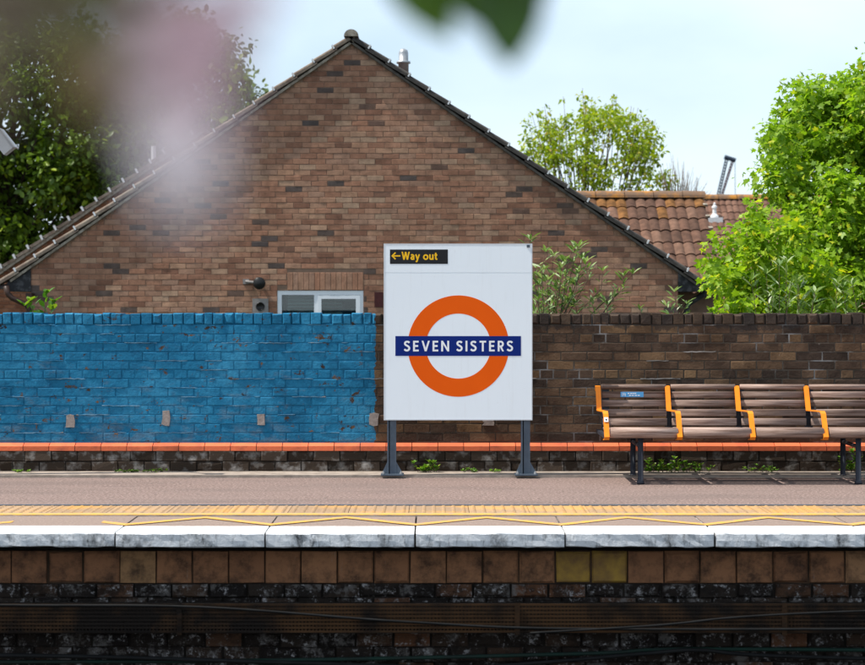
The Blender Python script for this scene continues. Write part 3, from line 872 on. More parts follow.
# gutter and downpipe, left
t = MB(); gx, gz = PX(2, HYF), PZ(287, HYF)
n = 8
for yy in (HYF - 0.06, HYF + 10):
    for rr in (0.075, 0.068):
        for j in range(n + 1):
            an = math.pi + math.pi * j / n
            t.v.append((gx + rr * math.cos(an), yy, gz + 0.045 + rr * math.sin(an)))
m_ = n + 1
for j in range(n):
    t.f += [[j, j + 1, 2 * m_ + j + 1, 2 * m_ + j], [m_ + j, 3 * m_ + j, 3 * m_ + j + 1, m_ + j + 1], [j, m_ + j, m_ + j + 1, j + 1]]; t.r += [.5] * 3
part('gutter', t, M['pipe_brown'], house)
pp = lambda a, b, d=24.86: (PX(a, d), d, PZ(b, d))
part('downpipe', MB().tube([pp(6, 286), pp(8, 294), pp(12, 298), pp(25, 304), pp(29, 308), pp(29.5, 316), (PX(29.5, 24.86), 24.86, -0.7)], 0.038, 10), M['pipe_brown'], house, True)
part('pipe_clip', MB().box(PX(26.5, 24.86), PX(32.5, 24.86), 24.81, 25.0, PZ(297, 24.86), PZ(293, 24.86)), M['pipe_brown'], house)
part('gutter', MB().box(PX(703.5, HYF), PX(710, HYF), HYF - 0.06, HYF + 10, PZ(287, HYF), PZ(279, HYF)), M['black_board'], house)
part('downpipe', MB().tube([(PX(708, 25.2), 25.2, PZ(286, 25.2)), (PX(704, 25.2), 25.2, PZ(294, 25.2)), (PX(688, 25.2), 25.2, PZ(304, 25.2)), (PX(686, 25.2), 25.2, PZ(312, 25.2)), (PX(686, 25.2), 25.2, -0.7)], 0.042, 10), M['black_board'], house, True)
# window
win = part('window', MB().box(wx0, wx1, HYF + 0.012, HYF + 0.08, wz1 - 0.06, wz1 - 0.002).box(wx0, wx0 + 0.058, HYF + 0.012, HYF + 0.08, wz0, wz1 - 0.06).box(wx1 - 0.044, wx1, HYF + 0.012, HYF + 0.08, wz0, wz1 - 0.06).box(wx0 + 0.058, wx1 - 0.044, HYF + 0.012, HYF + 0.08, wz0, wz0 + 0.06), M['upvc'], house)
mx0 = PX(314, HYF)
part('mullion', MB().box(mx0, mx0 + 0.05, HYF + 0.014, HYF + 0.078, wz0 + 0.06, wz1 - 0.06), M['upvc'], win)
sx0, sx1, sz1 = mx0 + 0.05, wx1 - 0.044, wz1 - 0.064
part('opening_sash', MB().box(sx0, sx1, HYF + 0.004, HYF + 0.06, sz1 - 0.05, sz1).box(sx0, sx0 + 0.05, HYF + 0.004, HYF + 0.06, wz0 + 0.062, sz1 - 0.05).box(sx1 - 0.058, sx1, HYF + 0.004, HYF + 0.06, wz0 + 0.062, sz1 - 0.05), M['upvc'], win)
part('pane', MB().box(wx0 + 0.058, mx0, HYF + 0.06, HYF + 0.064, wz0 + 0.06, wz1 - 0.06), M['glass'], win)
part('pane', MB().box(sx0 + 0.05, sx1 - 0.058, HYF + 0.045, HYF + 0.049, wz0 + 0.062, sz1 - 0.05), M['glass'], win)
part('sill', MB().box(wx0 - 0.05, wx1 + 0.05, HYF - 0.04, HYF + 0.1, wz0 - 0.05, wz0 - 0.002), M['upvc'], win)
part('room', MB().box(wx0 - .1, wx1 + .1, HYF + 0.9, HYF + 0.92, wz0 - .2, wz1 + .3), M['room'], house)
for k in range(12):
    z = wz1 - 0.085 - k * 0.045
    x1_ = mx0 if k % 5 else mx0 - 0.03
    t = MB().obox(((wx0 + 0.13 + mx0) / 2, HYF + 0.13, z), (1, 0, 0.01 * random.uniform(-1, 1)), (0, 1, 0.9), (0, -0.9, 1), (mx0 - wx0 - 0.13) / 2, 0.024, 0.0015, random.random())
    part('blind_slat', t, M['blind'], win)
    xr = sx1 - 0.07 - (0.18 if k in (2, 3, 5) else 0)
    t = MB().obox(((sx0 + 0.03 + xr) / 2, HYF + 0.14, z), (1, 0, 0.02 * random.uniform(-1, 1)), (0, 1, 0.5), (0, -0.5, 1), (xr - sx0 - 0.03) / 2, 0.024, 0.0015, random.random())
    part('blind_slat', t, M['blind'], win)
# vent, lamp, odd bits on the gable
vx, vz = PX(260.5, HYF), PZ(306.5, HYF)
vent = part('vent_plate', MB().box(vx - 0.108, vx + 0.108, HYF - 0.03, HYF + 0.02, vz - 0.108, vz + 0.108), M['grey_vent'], house)
part('vent_pipe', MB().lathe((vx, HYF - 0.045, vz), [(0.060, 0.03), (0.060, 0.0), (0.050, -0.001), (0.047, 0.012)], 18, axis='y'), M['black_plastic'], vent, True)
lxp, lzp = PX(260.5, HYF), PZ(283.5, HYF)
spot = part('security_lamp', MB().lathe((lxp, HYF - 0.2, lzp), [(0.076, 0.0), (0.085, 0.018), (0.08, 0.10), (0.044, 0.15), (0.018, 0.19)], 16, axis='y'), M['black_plastic'], house, True)
part('lamp_arm', MB().tube([(PX(246, HYF), HYF - 0.02, PZ(281.5, HYF)), (PX(250, HYF), HYF - 0.05, PZ(282, HYF)), (lxp, HYF - 0.05, lzp)], 0.02, 8).box(PX(243, HYF), PX(249, HYF), HYF - 0.02, HYF + 0.01, PZ(284, HYF), PZ(279, HYF)), M['grey_vent'], spot)
part('air_brick', MB().box(PX(374.5, HYF), PX(383, HYF), HYF - 0.008, HYF + 0.03, PZ(307, HYF), PZ(292, HYF)), plain('air_brick', (0.07, 0.02, 0.02), (0.05, 0.015, 0.015), 20, 0.8), house)
# flue behind the right slope
fx, fy = PX(403.5, 26.8), 26.8
fz = PZ(66, fy) - 0.5
part('flue', MB().lathe((fx, fy, fz), [(0.076, 0), (0.076, 0.53), (0.102, 0.535), (0.102, 0.565), (0.070, 0.57), (0.070, 0.69), (0.058, 0.73), (0.015, 0.755)], 16), M['flue'], house, True)

# ---- cross wing on the right
WR_Y, WR_Z = 29.8, PZ(194, 29.8)
wing = thing('tiled_wing', 'lower house wing with weathered pantile roof right of the gable', 'house', (3.8, WR_Y, -0.7))
wv = Vector((0, -CP, -SP))
xg = PX(704.5, 29.6)
xi = xg - 14 * 0.1585
wl = 2.56
tiled_slope(wing, Vector((xi, WR_Y, WR_Z - 0.045)), (1, 0, 0), wv, xg - xi + 0.01, wl, 0.1585, 0.348, M['roof_tile'], objects=lambda o: o.x > 2.3, lichen=0.13)
eY, eZ = WR_Y - wl * CP, WR_Z - 0.045 - wl * SP
t = MB()
t.add([(xi, WR_Y, WR_Z - 0.075), (xg, WR_Y, WR_Z - 0.075), (xg, eY, eZ - 0.02), (xi, eY, eZ - 0.02)], [(0, 1, 2, 3)])
t.add([(xi, WR_Y, WR_Z - 0.075), (xg, WR_Y, WR_Z - 0.075), (xg, WR_Y + 2.1, WR_Z - 1.53), (xi, WR_Y + 2.1, WR_Z - 1.53)], [(0, 1, 2, 3)])
part('roof_boarding', t, M['soot'], wing)
x = xi
while x < xg - 0.05:
    t = MB(); n = 8; L = min(0.46, xg + 0.03 - x)
    for xx in (x, x + L):
        for j in range(n + 1):
            an = math.pi * j / n
            t.v.append((xx, WR_Y + 0.145 * math.cos(an), WR_Z - 0.065 + (0.12 if xx == x else 0.112) * math.sin(an)))
    for j in range(n): t.f.append([j, n + 1 + j, n + 2 + j, j + 1]); t.r.append(.5)
    t.f.append(list(range(n + 1))); t.r.append(.5)
    t.f.append([n + 1 + j for j in range(n + 1)][::-1]); t.r.append(.5)
    part('ridge_tile', t, M['ridge'], wing)
    x += 0.47
t = MB()
gp = [(WR_Y, WR_Z - 0.085), (eY + 0.15, eZ + 0.05), (eY + 0.15, -0.7), (WR_Y + 1.9, -0.7), (WR_Y + 1.9, eZ + 0.05)]
vs = [(xg - 0.25, y, z) for y, z in gp] + [(xg - 0.05, y, z) for y, z in gp]
t.add(vs, [(0, 1, 2, 3, 4), (9, 8, 7, 6, 5)] + [(i, i + 5, (i + 1) % 5 + 5, (i + 1) % 5) for i in range(5)])
t.box(HR + 0.01, xg - 0.25, eY + 0.15, eY + 0.35, -0.7, eZ + 0.02)
part('wall', t, M['house_mortar'], wing)
for r in range(8):   # pale bedded verge ends
    p = Vector((xg + 0.0, WR_Y, WR_Z - 0.045)) + wv * ((r + 0.96) * 0.348)
    part('verge_clip', MB().obox(p + Vector((0, 0, 0.045)), (1, 0, 0), wv, (0, -SP, CP), 0.035, 0.023, 0.018), M['verge_pale'], wing)
part('gutter', MB().box(HR + 0.01, xg, eY - 0.09, eY + 0.0, eZ - 0.09, eZ - 0.02), M['black_board'], wing)

# ---- far house on the right
FR_Y = 46.5; FR_Z = PZ(198.5, FR_Y)
fh = thing('far_tiled_house', 'distant house with small-tiled roof and orange lichen ridge behind the maple', 'house', (7.3, FR_Y, -0.7))
fx0, fx1 = 4.9, 12.5
tiled_slope(fh, Vector((fx0, FR_Y, FR_Z)), (1, 0, 0), wv, fx1 - fx0, 4.9, 0.157, 0.348, M['far_tile'])
e2y, e2z = FR_Y - 4.9 * CP, FR_Z - 4.9 * SP
t = MB().add([(fx0, FR_Y, FR_Z - .03), (fx1, FR_Y, FR_Z - .03), (fx1, e2y, e2z - .03), (fx0, e2y, e2z - .03)], [(0, 1, 2, 3)])
t.add([(fx0, FR_Y, FR_Z - .03), (fx1, FR_Y, FR_Z - .03), (fx1, FR_Y + 4.0, e2z), (fx0, FR_Y + 4.0, e2z)], [(0, 1, 2, 3)])
part('roof_boarding', t, M['soot'], fh)
part('wall', MB().box(fx0 + .1, fx1 - .1, e2y + 0.3, FR_Y + 3.6, -0.7, e2z + 0.1), M['far_brick'], fh)
x = fx0
while x < fx1 - 0.1:
    t = MB(); n = 6
    for xx in (x, x + 0.46):
        for j in range(n + 1):
            an = math.pi * j / n
            t.v.append((xx, FR_Y + 0.16 * math.cos(an), FR_Z - 0.015 + (0.124 if xx == x else 0.117) * math.sin(an)))
    for j in range(n): t.f.append([j, n + 1 + j, n + 2 + j, j + 1]); t.r.append(.5)
    part('ridge_tile', t, M['ridge'], fh)
    x += 0.47
vy = FR_Y - 0.8; vz0 = FR_Z - 0.8 * TAN
vx = PX(714.5, vy)
part('roof_vent', MB().lathe((vx, vy, vz0 - 0.02), [(0.11, 0), (0.10, 0.10), (0.052, 0.15), (0.048, 0.28), (0.068, 0.292), (0.064, 0.336), (0.03, 0.36), (0.03, 0.41), (0.01, 0.43)], 14).box(vx - 0.2, vx + 0.18, vy - 0.19, vy + 0.17, vz0 - 0.1, vz0 + 0.03), M['clip'], fh)

# ---- far house on the left, seen past the verge
FLY = 36.5
lh = thing('far_gabled_house', 'second brick house whose tiled verge shows past the left roof slope', 'house', (-6.5, FLY + 2, -0.7))
fax = PX(205, FLY); faz = PZ(123, FLY)
flh = fax - PX(-40, FLY)
t = MB().prism([(fax - flh + 0.44, -0.7), (fax + flh - 0.44, -0.7), (fax + flh - 0.44, faz - 0.14 - TAN * (flh - 0.44)), (fax, faz - 0.14), (fax - flh + 0.44, faz - 0.14 - TAN * (flh - 0.44))], FLY + 0.012, FLY + 6)
part('wall', t, M['house_mortar'], lh)
recs = []
z = 0.9; i = 0
while z < faz - 0.2:
    half = (faz - 0.14 - (z + 0.08)) / TAN
    for a, b in course(max(fax - flh + 0.44, fax - half), min(fax + flh - 0.44, fax + half), 0.225, 0.1125 * (i % 2), 0.01):
        recs.append((a, b, z, z + CH - 0.01, FLY))
    z += CH; i += 1
lay_bricks(lh, recs, M['far_brick'], 40, 'brick', lambda r: (CX + r[1] * F / FLY > 32, CX + r[1] * F / FLY < 0, r[2] < 1.2), 'brickwork')
for s in (-1, 1):
    v = Vector((s * CP, 0, -SP)); nrm = Vector((s * SP, 0, CP)); ln = flh / CP
    org = Vector((fax, FLY - 0.08, faz)) - nrm * 0.066
    tiled_slope(lh, org + Vector((0, 0.18, 0)), (0, 1, 0), v, 5.5, ln, 0.156, 0.344, M['roof_tile'])
    part('verge_bedding', MB().obox(org + v * (ln / 2) - nrm * 0.045 + Vector((0, 0.085, 0)), v, (0, 1, 0), nrm, ln / 2, 0.07, 0.028), M['verge_pale'], lh)
    k = 0; gg = 0.331
    while k * gg < ln - 0.1:
        p0 = org + v * (k * gg - 0.045); p1 = org + v * ((k + 1) * gg) + nrm * 0.032
        d_ = p1 - p0; nn = Vector((0, 1, 0)).cross(d_).normalized()
        if nn.z < 0: nn = -nn
        vt = part('verge_tile', MB().obox((p0 + p1) / 2 + Vector((0, .09, 0)), d_, (0, 1, 0), nn, d_.length / 2, .095, .03, random.random()), M['lit_tile'], lh)
        part('verge_clip', MB().obox(p1 + nn * 0.022 + Vector((0, .012, 0)), d_, (0, 1, 0), nn, 0.02, 0.03, 0.05), M['clip'], vt)
        k += 1
part('roof_pipe', MB().tube([(PX(154, 37.2), 37.2, PZ(172, 37.2)), (PX(154, 37.2), 37.2, PZ(146, 37.2))], 0.05, 8), M['clip'], lh)

# ------------------------------------------------------------------ vegetation
LOBED = np.array([[0, 0, 0], [0.16, 0.10, .02], [0.48, 0.12, 0.05], [0.30, 0.34, .03], [0.50, 0.62, 0.06], [0.20, 0.62, .03], [0, 1.0, -0.08], [-0.20, 0.62, .03], [-0.50, 0.62, 0.06], [-0.30, 0.34, .03], [-0.48, 0.12, 0.05], [-0.16, 0.10, .02], [0, 0.42, -0.03]])
LOBED_F = [(12, i, i + 1) for i in range(0, 11)] + [(12, 11, 0)]
OVAL = np.array([[0, 0, 0], [0.30, 0.35, 0.05], [0.24, 0.72, 0.04], [0, 1.0, -0.06], [-0.24, 0.72, 0.04], [-0.30, 0.35, 0.05], [0, 0.45, -0.02]])
OVAL_F = [(6, i, i + 1) for i in range(5)] + [(6, 5, 0)]
NARROW = np.array([[0, 0, 0], [0.11, 0.3, 0.02], [0.09, 0.65, 0.0], [0, 1.0, -0.14], [-0.09, 0.65, 0.0], [-0.11, 0.3, 0.02], [0, 0.45, -0.03]])

def leaves_mesh(name, mat, tpl, tf, P, D, U, S, R):
    """P positions, D growth directions, U approximate normals, S sizes, R tint; one mesh"""
    P, D, U = np.asarray(P, float), np.asarray(D, float), np.asarray(U, float)
    S, R = np.asarray(S, float), np.asarray(R, float)
    D = D / (np.linalg.norm(D, axis=1, keepdims=True) + 1e-9)
    X = np.cross(D, U); X /= (np.linalg.norm(X, axis=1, keepdims=True) + 1e-9)
    Z = np.cross(X, D)
    V = (P[:, None, :] + S[:, None, None] * (tpl[None, :, 0:1] * X[:, None, :] + tpl[None, :, 1:2] * D[:, None, :] + tpl[None, :, 2:3] * Z[:, None, :]))
    n, k = len(P), len(tpl)
    tfa = np.array(tf)
    Fc = (np.arange(n)[:, None, None] * k + tfa[None]).reshape(-1, 3)
    me = bpy.data.meshes.new(name)
    me.vertices.add(n * k); me.vertices.foreach_set('co', V.reshape(-1).astype(np.float32))
    nf = len(Fc)
    me.loops.add(nf * 3); me.loops.foreach_set('vertex_index', Fc.reshape(-1).astype(np.int32))
    me.polygons.add(nf)
    me.polygons.foreach_set('loop_start', np.arange(0, nf * 3, 3, dtype=np.int32))
    me.polygons.foreach_set('loop_total', np.full(nf, 3, dtype=np.int32))
    a = me.attributes.new('rnd', 'FLOAT', 'FACE')
    a.data.foreach_set('value', np.repeat(R, len(tf)).astype(np.float32))
    me.materials.append(mat)
    me.update(calc_edges=True); me.validate()
    return me

def crown_points(clumps, per, spread, flat=0.75):
    """leaf positions gathered round clump centres, denser towards each clump's shell"""
    P, O = [], []
    for c in clumps:
        k = max(3, int(per * c[3] ** 2))
        d = RNG.normal(size=(k, 3)); d /= np.linalg.norm(d, axis=1, keepdims=True)
        r = c[3] * RNG.random(k) ** 0.45 * (1 + 0.18 * RNG.normal(size=k))
        p = np.array(c[:3]) + d * r[:, None] * np.array([1, 1, flat])
        P.append(p); O.append(d)
    return np.concatenate(P), np.concatenate(O)

def crown(name, mat, tpl, tf, root, P, O, size, yellow=None, droop=0.35):
    n = len(P)
    D = O * 0.6 + RNG.normal(size=(n, 3)) * 0.7; D[:, 2] -= droop
    U = O * 0.5 + RNG.normal(size=(n, 3)) * 0.45; U[:, 2] += 0.8
    S = size * RNG.uniform(0.45, 1.35, n)
    R = np.clip(RNG.beta(2, 2.4, n), 0, 1)
    if yellow is not None: R = np.where(RNG.random(n) < yellow, RNG.uniform(0.88, 1, n), R * 0.88)
    me = leaves_mesh(name, mat, tpl, tf, P, D, U, S, R)
    return link(name, me, root, (0, 0, 0))

def limbs(root, base, top, clumps, r0, mat, twigs=True):
    base, top = Vector(base), Vector(top)
    mid = base.lerp(top, 0.5) + Vector((random.uniform(-.08, .08), random.uniform(-.08, .08), 0))
    part('trunk', MB().tube([base, base.lerp(mid, .5), mid, top], [r0 * 1.25, r0, r0 * 0.8, r0 * 0.35], 10), mat, root, True)
    t = MB()
    for c in clumps:
        e = Vector(c[:3])
        s = base.lerp(top, min(0.97, max(0.25, random.uniform(0.3, 0.8) * (e.z - base.z) / max(0.1, top.z - base.z))))
        m = s.lerp(e, 0.5) + Vector((random.uniform(-.1, .1), random.uniform(-.1, .1), -0.08 * (e - s).length))
        t.tube([s, m, e], [r0 * 0.35, r0 * 0.22, r0 * 0.07], 6)
    part('limbs', t, mat, root, True)

def region_clumps(outline, d0, d1, n, rmin, rmax, zmin=-9):
    """clump centres inside a px outline (list of (px, py)), spread in depth"""
    out = []
    xs = [p[0] for p in outline]; ys = [p[1] for p in outline]
    tries = 0
    while len(out) < n and tries < 20000:
        tries += 1
        x, y = random.uniform(min(xs), max(xs)), random.uniform(min(ys), max(ys))
        ins = False; j = len(outline) - 1
        for i in range(len(outline)):
            (xi_, yi_), (xj, yj) = outline[i], outline[j]
            if (yi_ > y) != (yj > y) and x < (xj - xi_) * (y - yi_) / (yj - yi_) + xi_: ins = not ins
            j = i
        if not ins: continue
        d = random.uniform(d0, d1)
        out.append((PX(x, d), d, PZ(y, d), random.uniform(rmin, rmax)))
    return out

# right-hand maple
random.seed(21); RNG = np.random.default_rng(21)
mt = thing('maple_tree', 'tall bright green maple at the right edge behind the wall', 'tree', (4.75, 19.4, -0.7))
ol = [(776, 128), (790, 100), (812, 88), (838, 84), (858, 72), (905, 50), (985, 60), (1010, 200), (985, 330), (860, 335), (800, 330), (790, 262), (800, 225), (778, 190), (768, 160)]
cl = region_clumps(ol, 18.5, 20.4, 150, 0.18, 0.34)
cl += region_clumps([(800, 100), (835, 92), (870, 70), (960, 70), (960, 200), (800, 200)], 18.8, 19.8, 45, 0.18, 0.28)
cl += region_clumps([(790, 180), (870, 170), (960, 200), (960, 330), (800, 330), (785, 250)], 18.0, 18.7, 60, 0.16, 0.28)
cl += [(PX(771, 19.2), 19.2, PZ(132, 19.2), .13), (PX(772, 19.2), 19.2, PZ(150, 19.2), .13), (PX(786, 19.4), 19.4, PZ(112, 19.4), .13), (PX(780, 19.2), 19.2, PZ(108, 19.2), .10), (PX(855, 19.2), 19.2, PZ(74, 19.2), .11), (PX(842, 19.2), 19.2, PZ(82, 19.2), .10), (PX(808, 19.3), 19.3, PZ(96, 19.3), .12)]
limbs(mt, (4.75, 19.4, -0.75), (4.85, 19.5, 3.7), cl[:45], 0.06, M['bark'])
P, O = crown_points(cl, 2500, 1)
crown('crown', M['maple'], LOBED, LOBED_F, mt, P, O, 0.072, 0.06)
# young maple bush in front of it, more yellow
ms = thing('maple_bush', 'yellow green young maple bush right of the house eaves, above the wall', 'tree', (3.3, 17.6, -0.7))
ol = [(708, 250), (722, 236), (745, 236), (752, 220), (775, 215), (800, 232), (830, 258), (850, 290), (850, 335), (716, 335), (726, 300), (712, 278)]
cl = region_clumps(ol, 17.1, 18.3, 75, 0.12, 0.22)
cl += [(PX(752, 17.5), 17.5, PZ(206, 17.5), .09), (PX(760, 17.5), 17.5, PZ(212, 17.5), .10), (PX(706, 17.4), 17.4, PZ(246, 17.4), .07), (PX(704, 17.4), 17.4, PZ(258, 17.4), .07), (PX(711, 17.4), 17.4, PZ(268, 17.4), .09)]
limbs(ms, (3.3, 17.6, -0.75), (3.25, 17.6, 1.9), cl[:22], 0.03, M['bark'])
P, O = crown_points(cl, 3000, 1)
crown('crown', M['maple_young'], LOBED, LOBED_F, ms, P, O, 0.068, 0.14)
# dark trees on the left
random.seed(5); RNG = np.random.default_rng(5)
lt = thing('broadleaf_tree', 'dark leafy tree rising behind the left end of the gabled roof', 'tree', (-7.0, 44.5, -0.7), 'dark trees on the left')
ol = [(120, 60), (140, 22), (165, 15), (200, 26), (228, 50), (248, 90), (250, 160), (200, 260), (80, 300), (70, 180), (90, 100)]
cl = region_clumps(ol, 43.0, 46.5, 150, 0.48, 0.8)
limbs(lt, (-7.0, 44.5, -0.75), (-6.8, 44.6, 7.4), cl[:60], 0.15, M['bark'])
P, O = crown_points(cl, 520, 1)
crown('crown', M['dark_leaf'], OVAL, OVAL_F, lt, P, O, 0.17, 0.05)
lt = thing('broadleaf_tree', 'dark leafy tree at the left edge of the view with sunlit clumps', 'tree', (-10.5, 44, -0.7), 'dark trees on the left')
ol = [(-120, 40), (-60, 10), (0, 8), (40, 26), (90, 22), (118, 60), (112, 200), (60, 290), (-60, 330), (-140, 280), (-150, 150)]
cl = region_clumps(ol, 42.5, 46.5, 260, 0.45, 0.8)
limbs(lt, (-10.5, 44, -0.75), (-10.0, 44, 6.8), cl[:60], 0.15, M['bark'])
P, O = crown_points(cl, 560, 1)
crown('crown', M['dark_leaf'], OVAL, OVAL_F, lt, P, O, 0.17, 0.12)
# spring tree over the roofs in the middle
random.seed(9); RNG = np.random.default_rng(9)
st = thing('spring_tree', 'thin yellow green tree with upright twigs behind the tiled wing roof', 'tree', (3.2, 40, -0.7))
ol = [(520, 165), (535, 130), (552, 122), (575, 110), (600, 106), (630, 112), (652, 130), (662, 155), (668, 180), (692, 196), (692, 212), (505, 212), (498, 178), (508, 150)]
cl = region_clumps(ol, 39, 41.5, 110, 0.18, 0.32)
tw = MB()
for k in range(70):
    px = random.uniform(512, 668); base_y = 190
    top = 100 + 0.0075 * (px - 590) ** 2 + random.uniform(-14, 30)
    d = random.uniform(39, 41.5)
    a = Vector((PX(px * 0.6 + 590 * 0.4, d), d, PZ(base_y + 20, d))); b = Vector((PX(px, d), d, PZ(top, d)))
    tw.tube([a, a.lerp(b, .5) + Vector((random.uniform(-.06, .06), 0, 0)), b], [0.010, 0.008, 0.004], 5)
    for q in range(5):
        s = a.lerp(b, random.uniform(.5, 1)); cl.append((s.x + random.uniform(-.1, .1), s.y, s.z, 0.11))
limbs(st, (3.2, 40, -0.75), (3.3, 40, 3.4), cl[:14], 0.07, M['bark'])
part('twigs', tw, M['twig'], st, True)
P, O = crown_points(cl, 900, 1)
crown('crown', M['spring_leaf'], OVAL, OVAL_F, st, P, O, 0.095, 0.1)
# bare twiggy shrub
bs = thing('twiggy_shrub', 'nearly bare grey twigs standing behind the wing roof ridge', 'shrub', (5.3, 38, -0.7))
t = MB()
for k in range(90):
    px = random.uniform(655, 708); d = random.uniform(37.6, 38.4)
    topy = 152 + abs(px - 672) * 0.75 + random.uniform(0, 22)
    a = Vector((PX(680 + (px - 680) * .4, d), d, PZ(215, d))); b = Vector((PX(px + random.uniform(-4, 7), d), d, PZ(topy, d)))
    t.tube([a, a.lerp(b, .5) + Vector((random.uniform(-.08, .08), 0, 0)), b], [0.008, 0.005, 0.002], 4)
part('twigs', t, M['twig'], bs, True)
part('trunk', MB().tube([(5.3, 38, -0.75), (5.2, 38, PZ(215, 38) + .1)], [0.08, 0.05], 8), M['bark'], bs, True)

def leafy_plant(name, label, cat, base, stems, mat, tpl, tf, size, per, group=None, stem_r=0.006, spread=0.03, cluster=1.0):
    """stems: lists of world points; leaves alternate along the outer two thirds of each stem"""
    root = thing(name, label, cat, base, group)
    t = MB(); P, D, U = [], [], []
    for st_ in stems:
        pts = [Vector(p) for p in st_]
        fine = []
        for i in range(len(pts) - 1):
            for s in range(6): fine.append(pts[i].lerp(pts[i + 1], s / 6))
        fine.append(pts[-1])
        t.tube(fine, [stem_r * (1 - 0.75 * i / len(fine)) for i in range(len(fine))], 5)
        for k in range(per):
            u = 1 - (random.random() ** cluster) * 0.7
            i = min(int(u * (len(fine) - 1)), len(fine) - 2)
            tan = (fine[i + 1] - fine[i]).normalized()
            an = random.uniform(0, 2 * math.pi)
            side = Vector((math.cos(an), math.sin(an) * .8, random.uniform(-.3, .5)))
            P.append(fine[i] + side * spread * random.random()); D.append(side + tan * 0.7); U.append(Vector((random.gauss(0, .35), random.gauss(0, .35), 1)))
        for k in range(6):
            an = k * math.pi / 3 + random.random()
            P.append(pts[-1]); D.append(Vector((math.cos(an), math.sin(an), 0.9))); U.append(Vector((-math.cos(an), -math.sin(an), 1)))
    part('stem', t, M['twig'], root, True)
    n = len(P)
    me = leaves_mesh('foliage', mat, tpl, tf, [tuple(p) for p in P], [tuple(p) for p in D], [tuple(p) for p in U], size * RNG.uniform(.55, 1.2, n), RNG.random(n))
    link('foliage', me, root, (0, 0, 0))
    return root

def stem_px(pts, d, jit=0.0):
    return [(PX(a, d) + random.uniform(-jit, jit), d + random.uniform(-jit, jit) * 2, PZ(b, d)) for a, b in pts]

# buddleia right of the sign
random.seed(11); RNG = np.random.default_rng(11)
d = 15.9
stems = []
for tx, ty in [(530, 240), (535, 268), (546, 252), (552, 256), (562, 262), (571, 250), (577, 247), (583, 258), (588, 262), (580, 272), (560, 275), (548, 280), (540, 285), (566, 286), (536, 300), (551, 296), (572, 282), (543, 270), (560, 268), (556, 290), (530, 290), (568, 300), (602, 271)]:
    stems.append(stem_px([(545 + random.uniform(-8, 8), 380), (tx * .5 + 272, 320), (tx - 2, ty + 18), (tx, ty)], d + random.uniform(-.25, .25), 0.02))
leafy_plant('buddleia_bush', 'bushy grey green buddleia growing right behind the station sign', 'shrub', (PX(545, d), d, -0.7), stems, M['buddleia'], NARROW, OVAL_F, 0.105, 15, 'buddleias behind the wall')
stems = [stem_px([(590, 380), (588, 318), (606, 300), (622, 286), (632, 274)], d, .01), stem_px([(594, 380), (600, 316), (614, 298), (624, 288), (625, 276)], d, .01), stem_px([(580, 380), (578, 320), (576, 304)], d, .01), stem_px([(600, 380), (597, 318), (592, 302)], d, .01), stem_px([(612, 380), (606, 325), (608, 305)], d, .01)]
leafy_plant('buddleia_spray', 'arching buddleia spray leaning right over the bare brick wall', 'shrub', (PX(592, d), d, -0.7), stems, M['buddleia'], NARROW, OVAL_F, 0.10, 14, 'buddleias behind the wall')
stems = [stem_px([(680, 380), (678, 320), (674, 292)], d, .01), stem_px([(682, 380), (680, 320), (686, 304)], d, .01), stem_px([(679, 380), (676, 322), (666, 306)], d, .01)]
leafy_plant('buddleia_shoot', 'small pale buddleia shoot under the right eaves of the gable', 'shrub', (PX(680, d), d, -0.7), stems, M['buddleia'], NARROW, OVAL_F, 0.095, 14, 'buddleias behind the wall')
leafy_plant('buddleia_sprig', 'tiny green sprig peeping over the bare wall left of the eaves shoot', 'shrub', (PX(644, d), d, -0.7), [stem_px([(645, 380), (643, 322), (640, 309)], d, .01)], M['buddleia'], NARROW, OVAL_F, 0.085, 10, 'buddleias behind the wall')
stems = []
for k in range(13):
    tx = random.uniform(745, 862); ty = random.uniform(262, 300)
    stems.append(stem_px([(tx + random.uniform(-10, 10), 380), (tx + random.uniform(-6, 6), 320), (tx, ty)], d + random.uniform(0, .5), .01))
leafy_plant('buddleia_row', 'grey green buddleia stems rising in front of the maples', 'shrub', (PX(800, d), d, -0.7), stems, M['buddleia'], NARROW, OVAL_F, 0.12, 16, 'buddleias behind the wall')
stems = [stem_px([(44, 380), (43, 320), (46, 294)], d, .01), stem_px([(40, 380), (38, 325), (30, 302)], d, .01), stem_px([(46, 380), (47, 325), (53, 303)], d, .01), stem_px([(40, 380), (30, 325), (24, 306)], d, .01)]
leafy_plant('leafy_shoot', 'small leafy shoot beside the downpipe at the left end of the blue wall', 'shrub', (PX(42, d), d, -0.7), stems, M['weed'], OVAL, OVAL_F, 0.085, 9)
stems = [stem_px([(706, 380), (704, 330), (718, 309)], d + .2, .01), stem_px([(716, 380), (720, 330), (712, 311)], d + .2, .01), stem_px([(728, 380), (726, 330), (730, 306)], d + .2, .01)]
leafy_plant('leafy_shoot', 'low yellow green shoot on the wall top between eaves and maple bush', 'shrub', (PX(716, d), d, -0.7), stems, M['maple_young'], OVAL, OVAL_F, 0.075, 12)
